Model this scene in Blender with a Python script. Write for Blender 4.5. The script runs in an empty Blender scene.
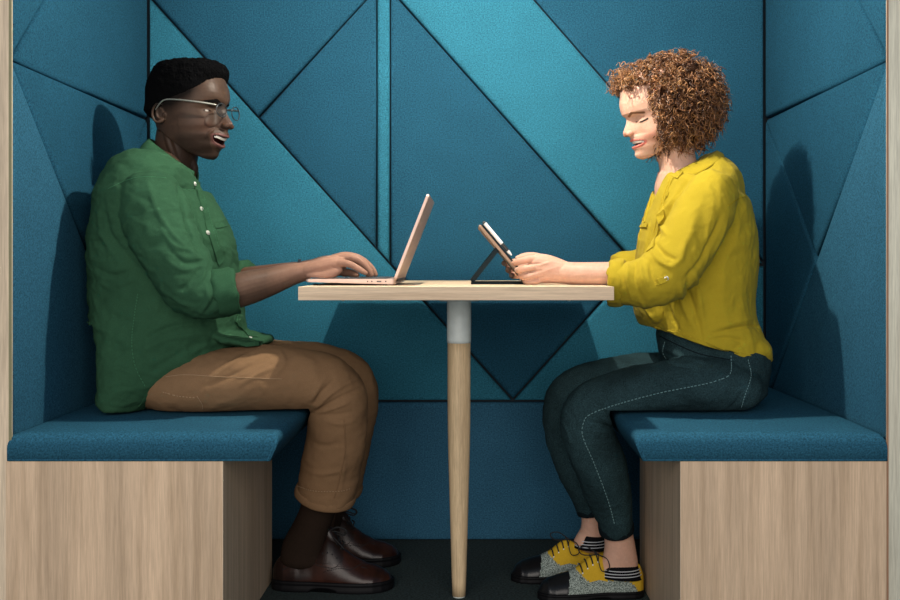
import bpy, bmesh, math, random
import numpy as np
from mathutils import Vector, Matrix, noise
from mathutils.bvhtree import BVHTree
random.seed(4); np.random.seed(4)
SC = bpy.context.scene
COL = SC.collection
PI = math.pi
F = 1075.0; CY = 2.146; H = 0.787; VX = 473.0; VY = 263.0      # camera facts

def at(x, y, Y):
    d = (Y + CY) / F
    return Vector(((x - VX) * d, Y, H - (y - VY) * d))
def px(n, Y): return n * (Y + CY) / F

# ------------------------------------------------------------------ materials
def nodes_mat(name):
    m = bpy.data.materials.new(name); m.use_nodes = True
    nt = m.node_tree; b = nt.nodes['Principled BSDF']
    return m, nt, b
def lin(c):
    return tuple(((v / 255 / 12.92) if v / 255 <= .04045 else ((v / 255 + .055) / 1.055) ** 2.4) for v in c)
def rgba(c): return (c[0], c[1], c[2], 1)
def coords(nt, scale=(1, 1, 1)):
    tc = nt.nodes.new('ShaderNodeTexCoord'); mp = nt.nodes.new('ShaderNodeMapping')
    mp.inputs['Scale'].default_value = scale
    nt.links.new(tc.outputs['Object'], mp.inputs['Vector']); return mp.outputs['Vector']
def noise_node(nt, vec, scale, detail=3, rough=.6):
    n = nt.nodes.new('ShaderNodeTexNoise'); n.inputs['Scale'].default_value = scale
    n.inputs['Detail'].default_value = detail; n.inputs['Roughness'].default_value = rough
    nt.links.new(vec, n.inputs['Vector']); return n.outputs['Fac']
def ramp(nt, fac, stops):
    r = nt.nodes.new('ShaderNodeValToRGB'); e = r.color_ramp.elements
    e[0].position, e[0].color = stops[0][0], rgba(stops[0][1])
    e[1].position, e[1].color = stops[-1][0], rgba(stops[-1][1])
    for p, c in stops[1:-1]:
        k = e.new(p); k.color = rgba(c)
    nt.links.new(fac, r.inputs['Fac']); return r.outputs['Color']
def bump(nt, b, height, strength=.3, dist=.001):
    n = nt.nodes.new('ShaderNodeBump'); n.inputs['Strength'].default_value = strength
    n.inputs['Distance'].default_value = dist
    nt.links.new(height, n.inputs['Height']); nt.links.new(n.outputs['Normal'], b.inputs['Normal'])
def mixc(nt, fac, a, b_, mode='MIX'):
    n = nt.nodes.new('ShaderNodeMix'); n.data_type = 'RGBA'; n.blend_type = mode
    for k, v in ((0, fac), (6, a), (7, b_)):
        if hasattr(v, 'links') or isinstance(v, bpy.types.NodeSocket): nt.links.new(v, n.inputs[k])
        elif k == 0: n.inputs[k].default_value = v
        else: n.inputs[k].default_value = rgba(v)
    return n.outputs[2]
def sc(c, k): return tuple(v * k for v in c)

def fabric(name, c, var=.22, grain=330, rough=.95, big=.08, bs=.35, sheen=0, bscale=None):
    m, nt, b = nodes_mat(name)
    v = coords(nt)
    n1 = noise_node(nt, v, grain, 3, .8)
    n2 = noise_node(nt, v, 9, 3)
    c1 = ramp(nt, n1, [(.3, sc(c, 1 - var)), (.7, sc(c, 1 + var))])
    c2 = ramp(nt, n2, [(.3, (1 - big,) * 3), (.7, (1 + big,) * 3)])
    nt.links.new(mixc(nt, 1.0, c1, c2, 'MULTIPLY'), b.inputs['Base Color'])
    b.inputs['Roughness'].default_value = rough
    b.inputs['Specular IOR Level'].default_value = .06
    b.inputs['Sheen Weight'].default_value = sheen
    b.inputs['Sheen Roughness'].default_value = .5
    bump(nt, b, noise_node(nt, v, bscale or grain, 2), bs, .0008)
    return m
def plain(name, c, rough=.5, metal=0, spec=.5, coat=0):
    m, nt, b = nodes_mat(name)
    v = coords(nt)
    n = noise_node(nt, v, 60, 3)
    nt.links.new(ramp(nt, n, [(.3, sc(c, .94)), (.7, sc(c, 1.06))]), b.inputs['Base Color'])
    b.inputs['Roughness'].default_value = rough; b.inputs['Metallic'].default_value = metal
    b.inputs['Specular IOR Level'].default_value = spec; b.inputs['Coat Weight'].default_value = coat
    return m
def wood(name, c, dark, scale=(60, 60, 2.2), rough=.55, contrast=1.0, fine=6):
    m, nt, b = nodes_mat(name)
    v = coords(nt, scale)
    n = noise_node(nt, v, 1.0, 5, .62)
    v2 = coords(nt, tuple(s * fine for s in scale))
    n2 = noise_node(nt, v2, 1.0, 3, .7)
    v3 = coords(nt, tuple(s * .25 for s in scale))
    n3 = noise_node(nt, v3, 1.0, 3, .5)
    a = ramp(nt, n, [(.3, dark), (.52, c), (.75, sc(c, 1.12))])
    k = .14 * contrast
    g = ramp(nt, n2, [(.35, (1 - k,) * 3), (.65, (1 + k,) * 3)])
    g3 = ramp(nt, n3, [(.35, (1 - k,) * 3), (.65, (1 + k,) * 3)])
    o = mixc(nt, 1, a, g, 'MULTIPLY'); o = mixc(nt, 1, o, g3, 'MULTIPLY')
    nt.links.new(o, b.inputs['Base Color']); b.inputs['Roughness'].default_value = rough
    b.inputs['Specular IOR Level'].default_value = .3
    bump(nt, b, n2, .15, .0005)
    return m
def skinmat(name, rough=.5, sss=.12, spec=.4, rad=(.012, .005, .003)):
    m, nt, b = nodes_mat(name)
    a = nt.nodes.new('ShaderNodeVertexColor'); a.layer_name = 'Col'
    v = coords(nt); n = noise_node(nt, v, 120, 3)
    g = ramp(nt, n, [(.3, (.93,) * 3), (.7, (1.07,) * 3)])
    nt.links.new(mixc(nt, 1, a.outputs['Color'], g, 'MULTIPLY'), b.inputs['Base Color'])
    b.inputs['Roughness'].default_value = rough; b.inputs['Subsurface Weight'].default_value = sss
    b.inputs['Subsurface Radius'].default_value = rad; b.inputs['Subsurface Scale'].default_value = 1
    # clipped hair and stubble are matter than bare skin
    mr = nt.nodes.new('ShaderNodeMapRange'); mr.inputs['From Min'].default_value = .008; mr.inputs['From Max'].default_value = .032
    mr.inputs['To Min'].default_value = 0; mr.inputs['To Max'].default_value = spec
    nt.links.new(a.outputs['Color'], mr.inputs['Value']); nt.links.new(mr.outputs['Result'], b.inputs['Specular IOR Level'])
    bump(nt, b, noise_node(nt, v, 700, 2), .12, .0005)
    return m
def attrmat(name, rough=.5, spec=.4):
    m, nt, b = nodes_mat(name)
    a = nt.nodes.new('ShaderNodeVertexColor'); a.layer_name = 'Col'
    nt.links.new(a.outputs['Color'], b.inputs['Base Color'])
    b.inputs['Roughness'].default_value = rough; b.inputs['Specular IOR Level'].default_value = spec
    return m
def leather(name, c, dark, rough=.32):
    m, nt, b = nodes_mat(name)
    v = coords(nt); n = noise_node(nt, v, 16, 4)
    nt.links.new(ramp(nt, n, [(.35, dark), (.68, c)]), b.inputs['Base Color'])
    b.inputs['Roughness'].default_value = rough; b.inputs['Specular IOR Level'].default_value = .3
    bump(nt, b, noise_node(nt, v, 260, 3), .15, .0006)
    return m
def speckle(name, a, b2, scale=420):
    m, nt, b = nodes_mat(name)
    v = coords(nt); n = noise_node(nt, v, scale, 2, .8)
    nt.links.new(ramp(nt, n, [(.44, a), (.56, b2)]), b.inputs['Base Color'])
    b.inputs['Roughness'].default_value = .9
    bump(nt, b, n, .3, .001)
    return m

FAB_L = fabric('light teal upholstery', (.025, .140, .208), grain=260, var=.55, big=.05, sheen=0)
FAB_D = fabric('dark teal upholstery', (.014, .070, .118), grain=260, var=.55, big=.05, sheen=0)
FAB_L_SHADED = fabric('shaded light teal upholstery', (.024, .098, .158), grain=260, var=.55, big=.05, sheen=0)  # light wall fabric darkened: weaker lamp light on side panels put into colour
FAB_B = fabric('blue base upholstery', (.028, .102, .172), grain=260, var=.55, big=.05, sheen=0)
FAB_S = fabric('seat upholstery', (.020, .088, .140), grain=260, var=.55, big=.05, sheen=0)
OAK = wood('light oak laminate', (.58, .425, .285), (.47, .335, .215), contrast=.8)
OAKP = wood('pale oak edge board', (.62, .50, .36), (.55, .44, .31))
OAKT = wood('oak table top', (.66, .50, .34), (.55, .40, .26), scale=(2.2, 60, 60))
OAKL = wood('oak table leg', (.60, .45, .27), (.50, .36, .21), scale=(50, 50, 3))
WHITE = plain('white lacquered steel', (.62, .68, .66), .4)
CARPET = speckle('dark carpet', (.005, .013, .014), (.026, .050, .048), 170)
BOARD = plain('dark backing board', (.01, .02, .03), .9)
PLASTER = plain('ceiling white', (.55, .55, .55), .9)
BAND = plain('brown edge band', (.30, .16, .09), .6)
GREEN = fabric('green cotton shirt', (.025, .073, .038), var=.2, grain=500, big=.12, sheen=0)
GREENL = fabric('green cotton collar', (.024, .073, .037), var=.2, grain=500, sheen=0)
GSTITCH = fabric('green seam thread', (.05, .15, .08), var=.1)
KHAKI = fabric('brown chino cotton', (.200, .118, .062), var=.14, grain=500)
KSTITCH = fabric('tan seam thread', (.33, .22, .13), var=.1)
YELLOW = fabric('mustard yellow blouse', (.37, .275, .020), var=.06, grain=500, big=.05, sheen=.03)
YSTITCH = fabric('mustard seam', (.40, .28, .013), var=.1)
DENIM = fabric('dark washed denim', (.017, .037, .042), var=.7, grain=380, big=.35, sheen=0)
DENIMH = fabric('black denim hem', (.006, .011, .014), var=.3, grain=500)
DSTITCH = fabric('pale denim thread', (.13, .23, .24), var=.1)
SOCK = fabric('dark brown sock', (.022, .014, .010), var=.3, grain=500)
BSOCK = fabric('black sock', (.006, .006, .007), var=.2)
WSOCK = fabric('white sock stripe', (.5, .52, .55), var=.1)
LEATH = leather('oxblood brown leather', (.040, .014, .009), (.012, .005, .004), .3)
LEATHD = leather('dark brown leather', (.02, .009, .007), (.01, .005, .004), .35)
RUBBER = plain('black rubber sole', (.004, .004, .005), .6, 0, .15)
BLACKL = leather('black leather', (.012, .013, .014), (.006, .006, .007), .3)
SUEDE = fabric('yellow suede', (.52, .33, .025), var=.08)
TWEED = speckle('grey speckled tweed', (.05, .07, .06), (.36, .42, .38))
CORD = plain('black cord', (.006, .006, .007), .8)
STEEL = plain('grey metal', (.35, .33, .30), .35, .9)
ROSE = plain('rose silver aluminium', (.50, .36, .30), .42, .45)
ALU = plain('laptop port dark', (.02, .02, .02), .4)
KEYS = plain('laptop keys', (.05, .05, .055), .5)
GLASSB = plain('black screen glass', (.01, .012, .014), .12)
CASE = plain('brown grey tablet case', (.30, .20, .14), .5, 0, .2)
CASED = plain('dark folio cover', (.008, .014, .017), .7, 0, .1)
BUTTON = plain('pearl button', (.75, .75, .68), .3)
TEETH = plain('teeth', (.80, .77, .70), .3)
TEETH.node_tree.nodes['Principled BSDF'].inputs['Subsurface Weight'].default_value = 0
SKIN_D = skinmat('dark brown skin', .42, .03, .11)
SKIN_L = skinmat('fair skin', .5, .2, .2)
HAIR_D = fabric('short black hair', (.0018, .0019, .0022), var=.5, grain=520, bs=.9, sheen=0)
HAIR_D.node_tree.nodes['Principled BSDF'].inputs['Specular IOR Level'].default_value = .03
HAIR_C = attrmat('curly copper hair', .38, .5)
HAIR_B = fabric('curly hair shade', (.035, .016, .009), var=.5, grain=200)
BRACE = plain('dark bracelet', (.02, .02, .025), .4)
mg, ntg, bg = nodes_mat('spectacle glass')
tr_ = ntg.nodes.new('ShaderNodeBsdfTransparent'); gs_ = ntg.nodes.new('ShaderNodeBsdfGlossy'); mx_ = ntg.nodes.new('ShaderNodeMixShader')
gs_.inputs['Roughness'].default_value = .03; mx_.inputs['Fac'].default_value = .03; tr_.inputs['Color'].default_value = (.93, .96, .97, 1)
ntg.links.new(tr_.outputs[0], mx_.inputs[1]); ntg.links.new(gs_.outputs[0], mx_.inputs[2]); ntg.links.new(mx_.outputs[0], ntg.nodes['Material Output'].inputs['Surface'])
ntg.nodes.remove(bg)
LENS = mg
ml, ntl, bl = nodes_mat('lamp diffuser')
bl.inputs['Emission Color'].default_value = (1, .93, .82, 1); bl.inputs['Emission Strength'].default_value = 6
LAMPM = ml

# ------------------------------------------------------------------ mesh helpers
def mesh_from(name, verts, faces):
    me = bpy.data.meshes.new(name); me.from_pydata([tuple(v) for v in verts], [], faces); me.update(); return me
def put(name, me, mat, parent=None, smooth=True):
    o = bpy.data.objects.new(name, me); COL.objects.link(o)
    if mat is not None and len(me.materials) == 0:
        for m in (mat if isinstance(mat, (list, tuple)) else [mat]): me.materials.append(m)
    if parent is not None: o.parent = parent; o.matrix_parent_inverse = parent.matrix_world.inverted()
    if smooth: me.polygons.foreach_set('use_smooth', [True] * len(me.polygons))
    return o
def tag(o, label, cat, group=None):
    o['label'] = label; o['category'] = cat
    if group: o['group'] = group
    return o
def empty(name, loc, label, cat, group=None):
    o = bpy.data.objects.new(name, None); COL.objects.link(o); o.location = loc; o.empty_display_size = .05
    o.matrix_world = Matrix.Translation(loc); return tag(o, label, cat, group)
def struct(o): o['kind'] = 'structure'; return o
def box_bm(lo, hi, bev=0, seg=2):
    bm = bmesh.new(); bmesh.ops.create_cube(bm, size=1)
    for v in bm.verts: v.co = Vector([lo[i] + (v.co[i] + .5) * (hi[i] - lo[i]) for i in range(3)])
    if bev: bmesh.ops.bevel(bm, geom=bm.edges[:], offset=bev, segments=seg, affect='EDGES', profile=.6)
    return bm
def bm_mesh(name, bm):
    bmesh.ops.recalc_face_normals(bm, faces=bm.faces[:])
    me = bpy.data.meshes.new(name); bm.to_mesh(me); bm.free(); return me
def box(name, lo, hi, mat, parent=None, bev=0, seg=2, smooth=False, M=None):
    bm = box_bm(lo, hi, bev, seg)
    if M is not None: bm.transform(M)
    return put(name, bm_mesh(name, bm), mat, parent, smooth)

def catmull(P, k):
    P = np.array(P, float); n = len(P)
    if k <= 1: return P
    out = []
    for i in range(n - 1):
        p0 = P[i - 1] if i > 0 else 2 * P[0] - P[1]
        p1, p2 = P[i], P[i + 1]
        p3 = P[i + 2] if i + 2 < n else 2 * P[-1] - P[-2]
        for j in range(k):
            t = j / k
            out.append(.5 * (2 * p1 + (p2 - p0) * t + (2 * p0 - 5 * p1 + 4 * p2 - p3) * t * t + (3 * p1 - p0 - 3 * p2 + p3) * t ** 3))
    out.append(P[-1]); return np.array(out)

def loft(rows, k=5, seg=28, power=2.0, up=(0, 1, 0), cap=True, capr=(.6, .6)):
    """rows: (x, y, z, a, b) a = half size across the path, b = half size along 'up'. closed mesh."""
    R = catmull(rows, k); C = R[:, :3]; n = len(R)
    T = np.gradient(C, axis=0); T /= np.linalg.norm(T, axis=1)[:, None] + 1e-12
    U = np.array(up, float)
    V, Fc = [], []
    rings = []
    def ring(c, t, a, b):
        u = U - t * np.dot(U, t); u /= np.linalg.norm(u) + 1e-12
        w = np.cross(t, u); th = np.linspace(0, 2 * PI, seg, endpoint=False)
        cs, sn = np.cos(th), np.sin(th)
        cs = np.sign(cs) * np.abs(cs) ** (2 / power); sn = np.sign(sn) * np.abs(sn) ** (2 / power)
        return c + np.outer(cs * a, w) + np.outer(sn * b, u)
    capn = 4
    if cap:
        for j in range(capn, 0, -1):
            ph = j / capn * PI / 2
            r = min(R[0, 3], R[0, 4]) * capr[0]
            rings.append(ring(C[0] - T[0] * r * math.sin(ph), T[0], max(R[0, 3] * math.cos(ph), 1e-5), max(R[0, 4] * math.cos(ph), 1e-5)))
    for i in range(n): rings.append(ring(C[i], T[i], R[i, 3], R[i, 4]))
    if cap:
        for j in range(1, capn + 1):
            ph = j / capn * PI / 2
            r = min(R[-1, 3], R[-1, 4]) * capr[1]
            rings.append(ring(C[-1] + T[-1] * r * math.sin(ph), T[-1], max(R[-1, 3] * math.cos(ph), 1e-5), max(R[-1, 4] * math.cos(ph), 1e-5)))
    V = np.concatenate(rings); m = len(rings)
    for i in range(m - 1):
        for j in range(seg):
            a = i * seg + j; b = i * seg + (j + 1) % seg
            Fc.append((a, b, b + seg, a + seg))
    Fc.append(tuple(range(seg))[::-1]); Fc.append(tuple((m - 1) * seg + j for j in range(seg)))
    return V, Fc
def PL(rows, **kw):
    """loft given in image pixels + depth: (x, y, Y, a_px, b_m)"""
    out = []
    for x, y, Y, a, b in rows:
        p = at(x, y, Y); out.append((p.x, p.y, p.z, px(a, Y), b))
    return loft(out, **kw)
def sphere(c, r, seg=16, rings=10):
    r = (r, r, r) if not hasattr(r, '__len__') else r
    V = [(c[0], c[1], c[2] + r[2])]; Fc = []
    for i in range(1, rings):
        ph = PI * i / rings
        for j in range(seg):
            th = 2 * PI * j / seg
            V.append((c[0] + r[0] * math.sin(ph) * math.cos(th), c[1] + r[1] * math.sin(ph) * math.sin(th), c[2] + r[2] * math.cos(ph)))
    V.append((c[0], c[1], c[2] - r[2])); n = len(V)
    for j in range(seg): Fc.append((0, 1 + j, 1 + (j + 1) % seg))
    for i in range(rings - 2):
        for j in range(seg):
            a = 1 + i * seg + j; b = 1 + i * seg + (j + 1) % seg
            Fc.append((a, a + seg, b + seg, b))
    for j in range(seg):
        a = 1 + (rings - 2) * seg
        Fc.append((a + j, n - 1, a + (j + 1) % seg))
    return np.array(V), Fc
def tube(pts, r, seg=8, k=4, closed=False):
    pts = [tuple(p) for p in pts]
    rr = r if hasattr(r, '__len__') else [r] * len(pts)
    rows = [(p[0], p[1], p[2], q, q) for p, q in zip(pts, rr)]
    d = np.array(pts[-1]) - np.array(pts[0])
    # choose an up vector least aligned with the path
    ext = np.ptp(np.array(pts), axis=0); up = [0, 0, 0]; up[int(np.argmin(ext))] = 1
    return loft(rows, k=k, seg=seg, up=up)
def join(parts):
    V, Fc, o = [], [], 0
    for v, f in parts:
        V.append(np.asarray(v, float)); Fc += [tuple(i + o for i in q) for q in f]; o += len(v)
    return np.concatenate(V), Fc
def union(parts, voxel, smooth=4, factor=.5, name='u'):
    V, Fc = join(parts)
    me = mesh_from(name, V, Fc)
    bm = bmesh.new(); bm.from_mesh(me); bmesh.ops.recalc_face_normals(bm, faces=bm.faces[:]); bm.to_mesh(me); bm.free()
    o = bpy.data.objects.new('tmp', me); COL.objects.link(o)
    r = o.modifiers.new('r', 'REMESH'); r.mode = 'VOXEL'; r.voxel_size = voxel; r.adaptivity = 0
    if smooth:
        s = o.modifiers.new('s', 'SMOOTH'); s.iterations = smooth; s.factor = factor
    dg = bpy.context.evaluated_depsgraph_get()
    out = bpy.data.meshes.new_from_object(o.evaluated_get(dg))
    bpy.data.objects.remove(o); bpy.data.meshes.remove(me)
    return out
def getv(me):
    a = np.empty(len(me.vertices) * 3, np.float32); me.vertices.foreach_get('co', a); return a.reshape(-1, 3).astype(float)
def setv(me, V):
    me.vertices.foreach_set('co', np.asarray(V, np.float32).ravel()); me.update()
def getn(me):
    a = np.empty(len(me.vertices) * 3, np.float32); me.vertex_normals.foreach_get('vector', a); return a.reshape(-1, 3).astype(float)
def msmooth(me, it=2, factor=.5):
    o = bpy.data.objects.new('tmp', me); COL.objects.link(o)
    s = o.modifiers.new('s', 'SMOOTH'); s.iterations = it; s.factor = factor
    out = bpy.data.meshes.new_from_object(o.evaluated_get(bpy.context.evaluated_depsgraph_get()))
    bpy.data.objects.remove(o); return out
def segdist(V, P):
    P = np.asarray(P); best = np.full(len(V), 1e9); tt = np.zeros(len(V))
    n = len(P) - 1
    for i in range(n):
        a, b = P[i], P[i + 1]; d = b - a; L = np.dot(d, d) + 1e-12
        t = np.clip(((V - a) @ d) / L, 0, 1)
        dd = np.linalg.norm(V - (a + t[:, None] * d), axis=1)
        m = dd < best; best[m] = dd[m]; tt[m] = (i + t[m]) / n
    return best, tt
def bvh(me):
    return BVHTree.FromPolygons([v.co for v in me.vertices], [tuple(p.vertices) for p in me.polygons])
EYE = Vector((0, -CY, H))
def hit(tree, x, y, off=0.0):
    d = Vector(((x - VX) / F, 1, -(y - VY) / F)).normalized()
    loc, nor, i, dist = tree.ray_cast(EYE, d)
    if loc is None:
        loc, nor, i, dist = tree.find_nearest(at(x, y, .3)); 
    if nor.dot(d) > 0: nor = -nor
    return loc + nor * off
def onmesh(tree, pts, k=3, off=0.0):
    P = catmull([(x, y) for x, y in pts], k)
    return [hit(tree, x, y, off) for x, y in P]
def folds(me, L):
    """L: (pixel polyline, half width m, height m). raised (+) or sunk (-) creases that lie on the cloth"""
    tree = bvh(me); V = getv(me); N = getn(me); D = np.zeros(len(V))
    for pts, w, h in L:
        P = np.array([tuple(p) for p in onmesh(tree, pts, 4)])
        d, t = segdist(V, P)
        D += h * np.exp(-(d / w) ** 2) * np.sin(PI * np.clip(t * .9 + .05, 0, 1)) ** .6
    setv(me, V + N * D[:, None])
def wrinkle(me, amp, scale=14, stretch=(1, 1, 1), seed=0, ridged=True):
    V = getv(me); N = getn(me); s = Vector(stretch) * scale
    D = np.empty(len(V))
    for i, p in enumerate(V):
        q = Vector((p[0] * s.x + seed, p[1] * s.y, p[2] * s.z))
        n = noise.noise(q) + .5 * noise.noise(q * 2.1 + Vector((5, 3, 1)))
        D[i] = (.5 - abs(n)) if ridged else n
    setv(me, V + N * (D * amp)[:, None])
def noisy(V, amp, scale, seed=0):
    out = np.array(V, float)
    for i, p in enumerate(out):
        out[i] += np.array(noise.noise_vector(Vector(p) * scale + Vector((seed, 0, 0)))) * amp
    return out
def setcol(me, C):
    a = me.color_attributes.new('Col', 'FLOAT_COLOR', 'POINT')
    C4 = np.ones((len(C), 4), np.float32); C4[:, :3] = C; a.data.foreach_set('color', C4.ravel())

# ------------------------------------------------------------------ camera
cam = bpy.data.cameras.new('camera'); co = bpy.data.objects.new('camera', cam); COL.objects.link(co)
co.location = EYE; co.rotation_euler = (PI / 2, 0, 0)
cam.sensor_width = 36; cam.lens = F / 900 * 36
cam.shift_x = -(VX - 450) / 900; cam.shift_y = -(300 - VY) / 900
cam.clip_start = .05
SC.camera = co

# ------------------------------------------------------------------ the booth shell
XL, XR, YB, ZT = -.920, .826, .900, 1.72
def inset_poly(P, d):
    n = len(P); out = []
    for i in range(n):
        p0, p1, p2 = P[i - 1], P[i], P[(i + 1) % n]
        e1 = (p1 - p0).normalized(); e2 = (p2 - p1).normalized()
        n1 = Vector((-e1.y, e1.x)); n2 = Vector((-e2.y, e2.x))
        a = p1 + n1 * d; den = e1.x * e2.y - e1.y * e2.x
        if abs(den) < 1e-4: out.append(a); continue
        b = p1 + n2 * d; w = b - a
        t = (w.x * e2.y - w.y * e2.x) / den
        out.append(a + e1 * t)
    return out
def panel(poly, place, mat, parent, name='upholstered_panel', thick=.024, gap=.0018):
    P = [Vector(p) for p in poly]
    area = sum(P[i].x * P[(i + 1) % len(P)].y - P[(i + 1) % len(P)].x * P[i].y for i in range(len(P)))
    if area < 0: P.reverse()
    prof = [(gap, 0), (gap, thick * .50), (gap + .0014, thick * .72), (gap + .004, thick * .88), (gap + .009, thick * .97), (gap + .015, thick)]
    V, Fc = [], []; n = len(P)
    for d, h in prof:
        for q in inset_poly(P, d): V.append(place(q.x, q.y, h))
    for i in range(len(prof) - 1):
        for j in range(n):
            a = i * n + j; b = i * n + (j + 1) % n
            Fc.append((a, b, b + n, a + n))
    Fc.append(tuple(range(n))); Fc.append(tuple((len(prof) - 1) * n + j for j in range(n)))
    bm = bmesh.new(); bm.from_mesh(mesh_from('p', V, Fc)); 
    o = put(name, bm_mesh(name, bm), mat, parent, True)
    return o
# back wall, drawn in its own plane
wb = struct(box('wall_back', (XL - .05, YB + .026, 0), (XR + .05, YB + .07, ZT), BOARD))
sb = F / (YB + CY)
def bw(x, y): return ((x - VX) / sb, H - (y - VY) / sb)
T_ = -61
backp = [
 ([(148, T_), (376.5, T_), (376.5, -12.6), (258, 117.4), (148, -4.4)], FAB_D),
 ([(376.5, -12.6), (258, 117.4), (376.5, 248.8)], FAB_D),
 ([(376.5, T_), (390, T_), (390, 263.7), (376.5, 248.8)], FAB_L),
 ([(390, -11.2), (390, 263.7), (513, 400), (635.7, 264)], FAB_D),
 ([(390, T_), (482, T_), (765, 264), (636, 264), (390, -11.2)], FAB_L),
 ([(482, T_), (765, T_), (765, 262.5)], FAB_D),
 ([(635, 265.5), (765, 265.5), (765, 401), (513, 401)], FAB_L),
 ([(148, -4.4), (513, 401), (148, 401)], FAB_L),
 ([(148, 402), (765, 402), (765, 541), (148, 541)], FAB_B)]
for poly, m in backp:
    panel([bw(x, y) for x, y in poly], lambda a, b, h: (a, YB + .024 - h, b), m, wb)
def side(nm, X, sg, mats):
    w = struct(box(nm, (min(X - sg * .026, X - sg * .06), 0, 0), (max(X - sg * .026, X - sg * .06), YB + .03, ZT), BOARD))
    F0, C1, T, N, M = (.002, 1.195), (.9, 1.195), (.565, ZT), (.444, .799), (.845, .43)
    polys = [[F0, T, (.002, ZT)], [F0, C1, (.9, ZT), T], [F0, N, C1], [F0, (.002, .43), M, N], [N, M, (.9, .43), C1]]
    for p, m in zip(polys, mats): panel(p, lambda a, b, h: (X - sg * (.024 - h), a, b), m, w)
    panel([(.002, 0), (.9, 0), (.9, .428), (.002, .428)], lambda a, b, h: (X - sg * (.024 - h), a, b), FAB_D, w)
side('wall_left', XL, 1, [FAB_D, FAB_D, FAB_D, FAB_L_SHADED, FAB_D])
side('wall_right', XR, -1, [FAB_D, FAB_D, FAB_D, FAB_L_SHADED, FAB_D])
# front edge boards of the booth
t1 = struct(box('trim_1', (XL - .11, -.004, 0), (XL + .0005, .0015, ZT + .05), OAKP, None, .0006))
box('edge_band', (XL - .0045, -.0055, 0), (XL + .0010, -.0038, ZT + .05), plain('olive edge band', (.20, .19, .10), .6), t1)
t2 = struct(box('trim_2', (XR - .001, -.004, 0), (XR + .10, .0015, ZT + .05), wood('oak edge board in greener light', (.56, .54, .43), (.50, .47, .37)), None, .0006))  # same oak as the left board; its paler greenish light is in the colour
box('edge_band', (XR - .0022, -.0055, 0), (XR + .0016, -.0038, ZT + .05), BAND, t2)
struct(box('ceiling', (XL - .08, -.02, ZT + .01), (XR + .08, YB + .08, ZT + .05), PLASTER))
struct(box('floor', (-3.5, -3.6, -.05), (3.5, 1.2, 0), CARPET))
# pendant spot set in the booth ceiling
LX, LY, LZ = .0, .06, 1.655
lf = empty('ceiling_light', (LX, LY, ZT + .01), 'small round white spotlight fixed to the booth ceiling above the table', 'lamp')
V, Fc = loft([(LX, LY, ZT + .01, .075, .075), (LX, LY, ZT - .012, .075, .075)], k=2, seg=40, cap=False)
put('housing', mesh_from('housing', V, Fc), WHITE, lf)
V, Fc = loft([(LX, LY, ZT - .010, .055, .055), (LX, LY, ZT - .016, .053, .053)], k=2, seg=40, cap=False)
put('diffuser', mesh_from('diffuser', V, Fc), LAMPM, lf)

# ------------------------------------------------------------------ benches
def cushion(x0, x1, inner, parent):
    """upholstered pad: puffed top, rounded inner end and front edge"""
    z0, z1 = .393, .447; y0, y1 = -.008, YB - .002
    nx, ny = 60, 60; V = []; Fc = []
    def top(u, v):
        r = .020
        du = min(u, 1 - u) * (x1 - x0); dv = min(v, 1 - v) * (y1 - y0)
        def rd(d): return 0 if d >= r else r - math.sqrt(max(r * r - (r - d) ** 2, 0))
        return z1 - max(rd(du), rd(dv)) * 1.1 - .35 * min(rd(du), rd(dv)) + .006 * (math.sin(PI * u) * math.sin(PI * v)) ** .5
    us = [.5 - .5 * math.cos(PI * i / nx) for i in range(nx + 1)]; vs = [.5 - .5 * math.cos(PI * i / ny) for i in range(ny + 1)]
    for v in vs:
        for u in us:
            V.append((x0 + u * (x1 - x0), y0 + v * (y1 - y0), top(u, v)))
    W = nx + 1
    for j in range(ny):
        for i in range(nx): Fc.append((j * W + i, j * W + i + 1, (j + 1) * W + i + 1, (j + 1) * W + i))
    border = [(0, i) for i in range(nx + 1)] + [(j, nx) for j in range(1, ny + 1)] + [(ny, i) for i in range(nx - 1, -1, -1)] + [(j, 0) for j in range(ny - 1, 0, -1)]
    bidx = [j * W + i for j, i in border]; base = len(V)
    for b in bidx:
        x, y, z = V[b]; V.append((x, y, z0))
    n = len(bidx)
    for k in range(n):
        Fc.append((bidx[k], base + k, base + (k + 1) % n, bidx[(k + 1) % n]))
    Fc.append(tuple(base + k for k in range(n)))
    xe_ = x1 if inner > 0 else x0          # the inner end leans out over the base
    V = [(x + inner * .024 * max(0, 1 - abs(x - xe_) / .12) * min(1, (z - z0) / (z1 - z0)), y, z) for x, y, z in V]
    bm = bmesh.new(); bm.from_mesh(mesh_from('c', V, Fc))
    c = put('seat_cushion', bm_mesh('seat_cushion', bm), FAB_S, parent)
    # corner pleat and bottom welt
    xe = x1 if inner > 0 else x0
    V, Fc = tube([(x0 + .004, y0 + .001, z0 + .002), (.5 * (x0 + x1), y0 + .001, z0 + .002), (x1 - .004, y0 + .001, z0 + .002)], .0022)
    put('welt', mesh_from('welt', V, Fc), FAB_S, c)
    xs = xe - inner * .006
    V, Fc = tube([(xs, y0 + .002, z0 + .001), (xs + inner * .009, y0 + .001, z0 + .02), (xs + inner * .014, y0 + .004, z0 + .040)], [.0025, .003, .0012])
    put('corner_pleat', mesh_from('pleat', V, Fc), FAB_S, c)
b1 = empty('bench', (-.67, .45, 0), 'upholstered blue bench with oak base that the man in green sits on', 'bench')
cushion(-.927, -.4036, 1, b1)
box('base_box', (-.930, -.006, 0), (-.4985, .52, .392), OAK, b1, .0008)
b2 = empty('bench', (.6, .45, 0), 'upholstered blue bench with oak base that the woman in yellow sits on', 'bench')
cushion(.338, .8245, -1, b2)
box('base_box', (.4135, -.006, 0), (.8235, .52, .392), OAK, b2, .0008)
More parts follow.
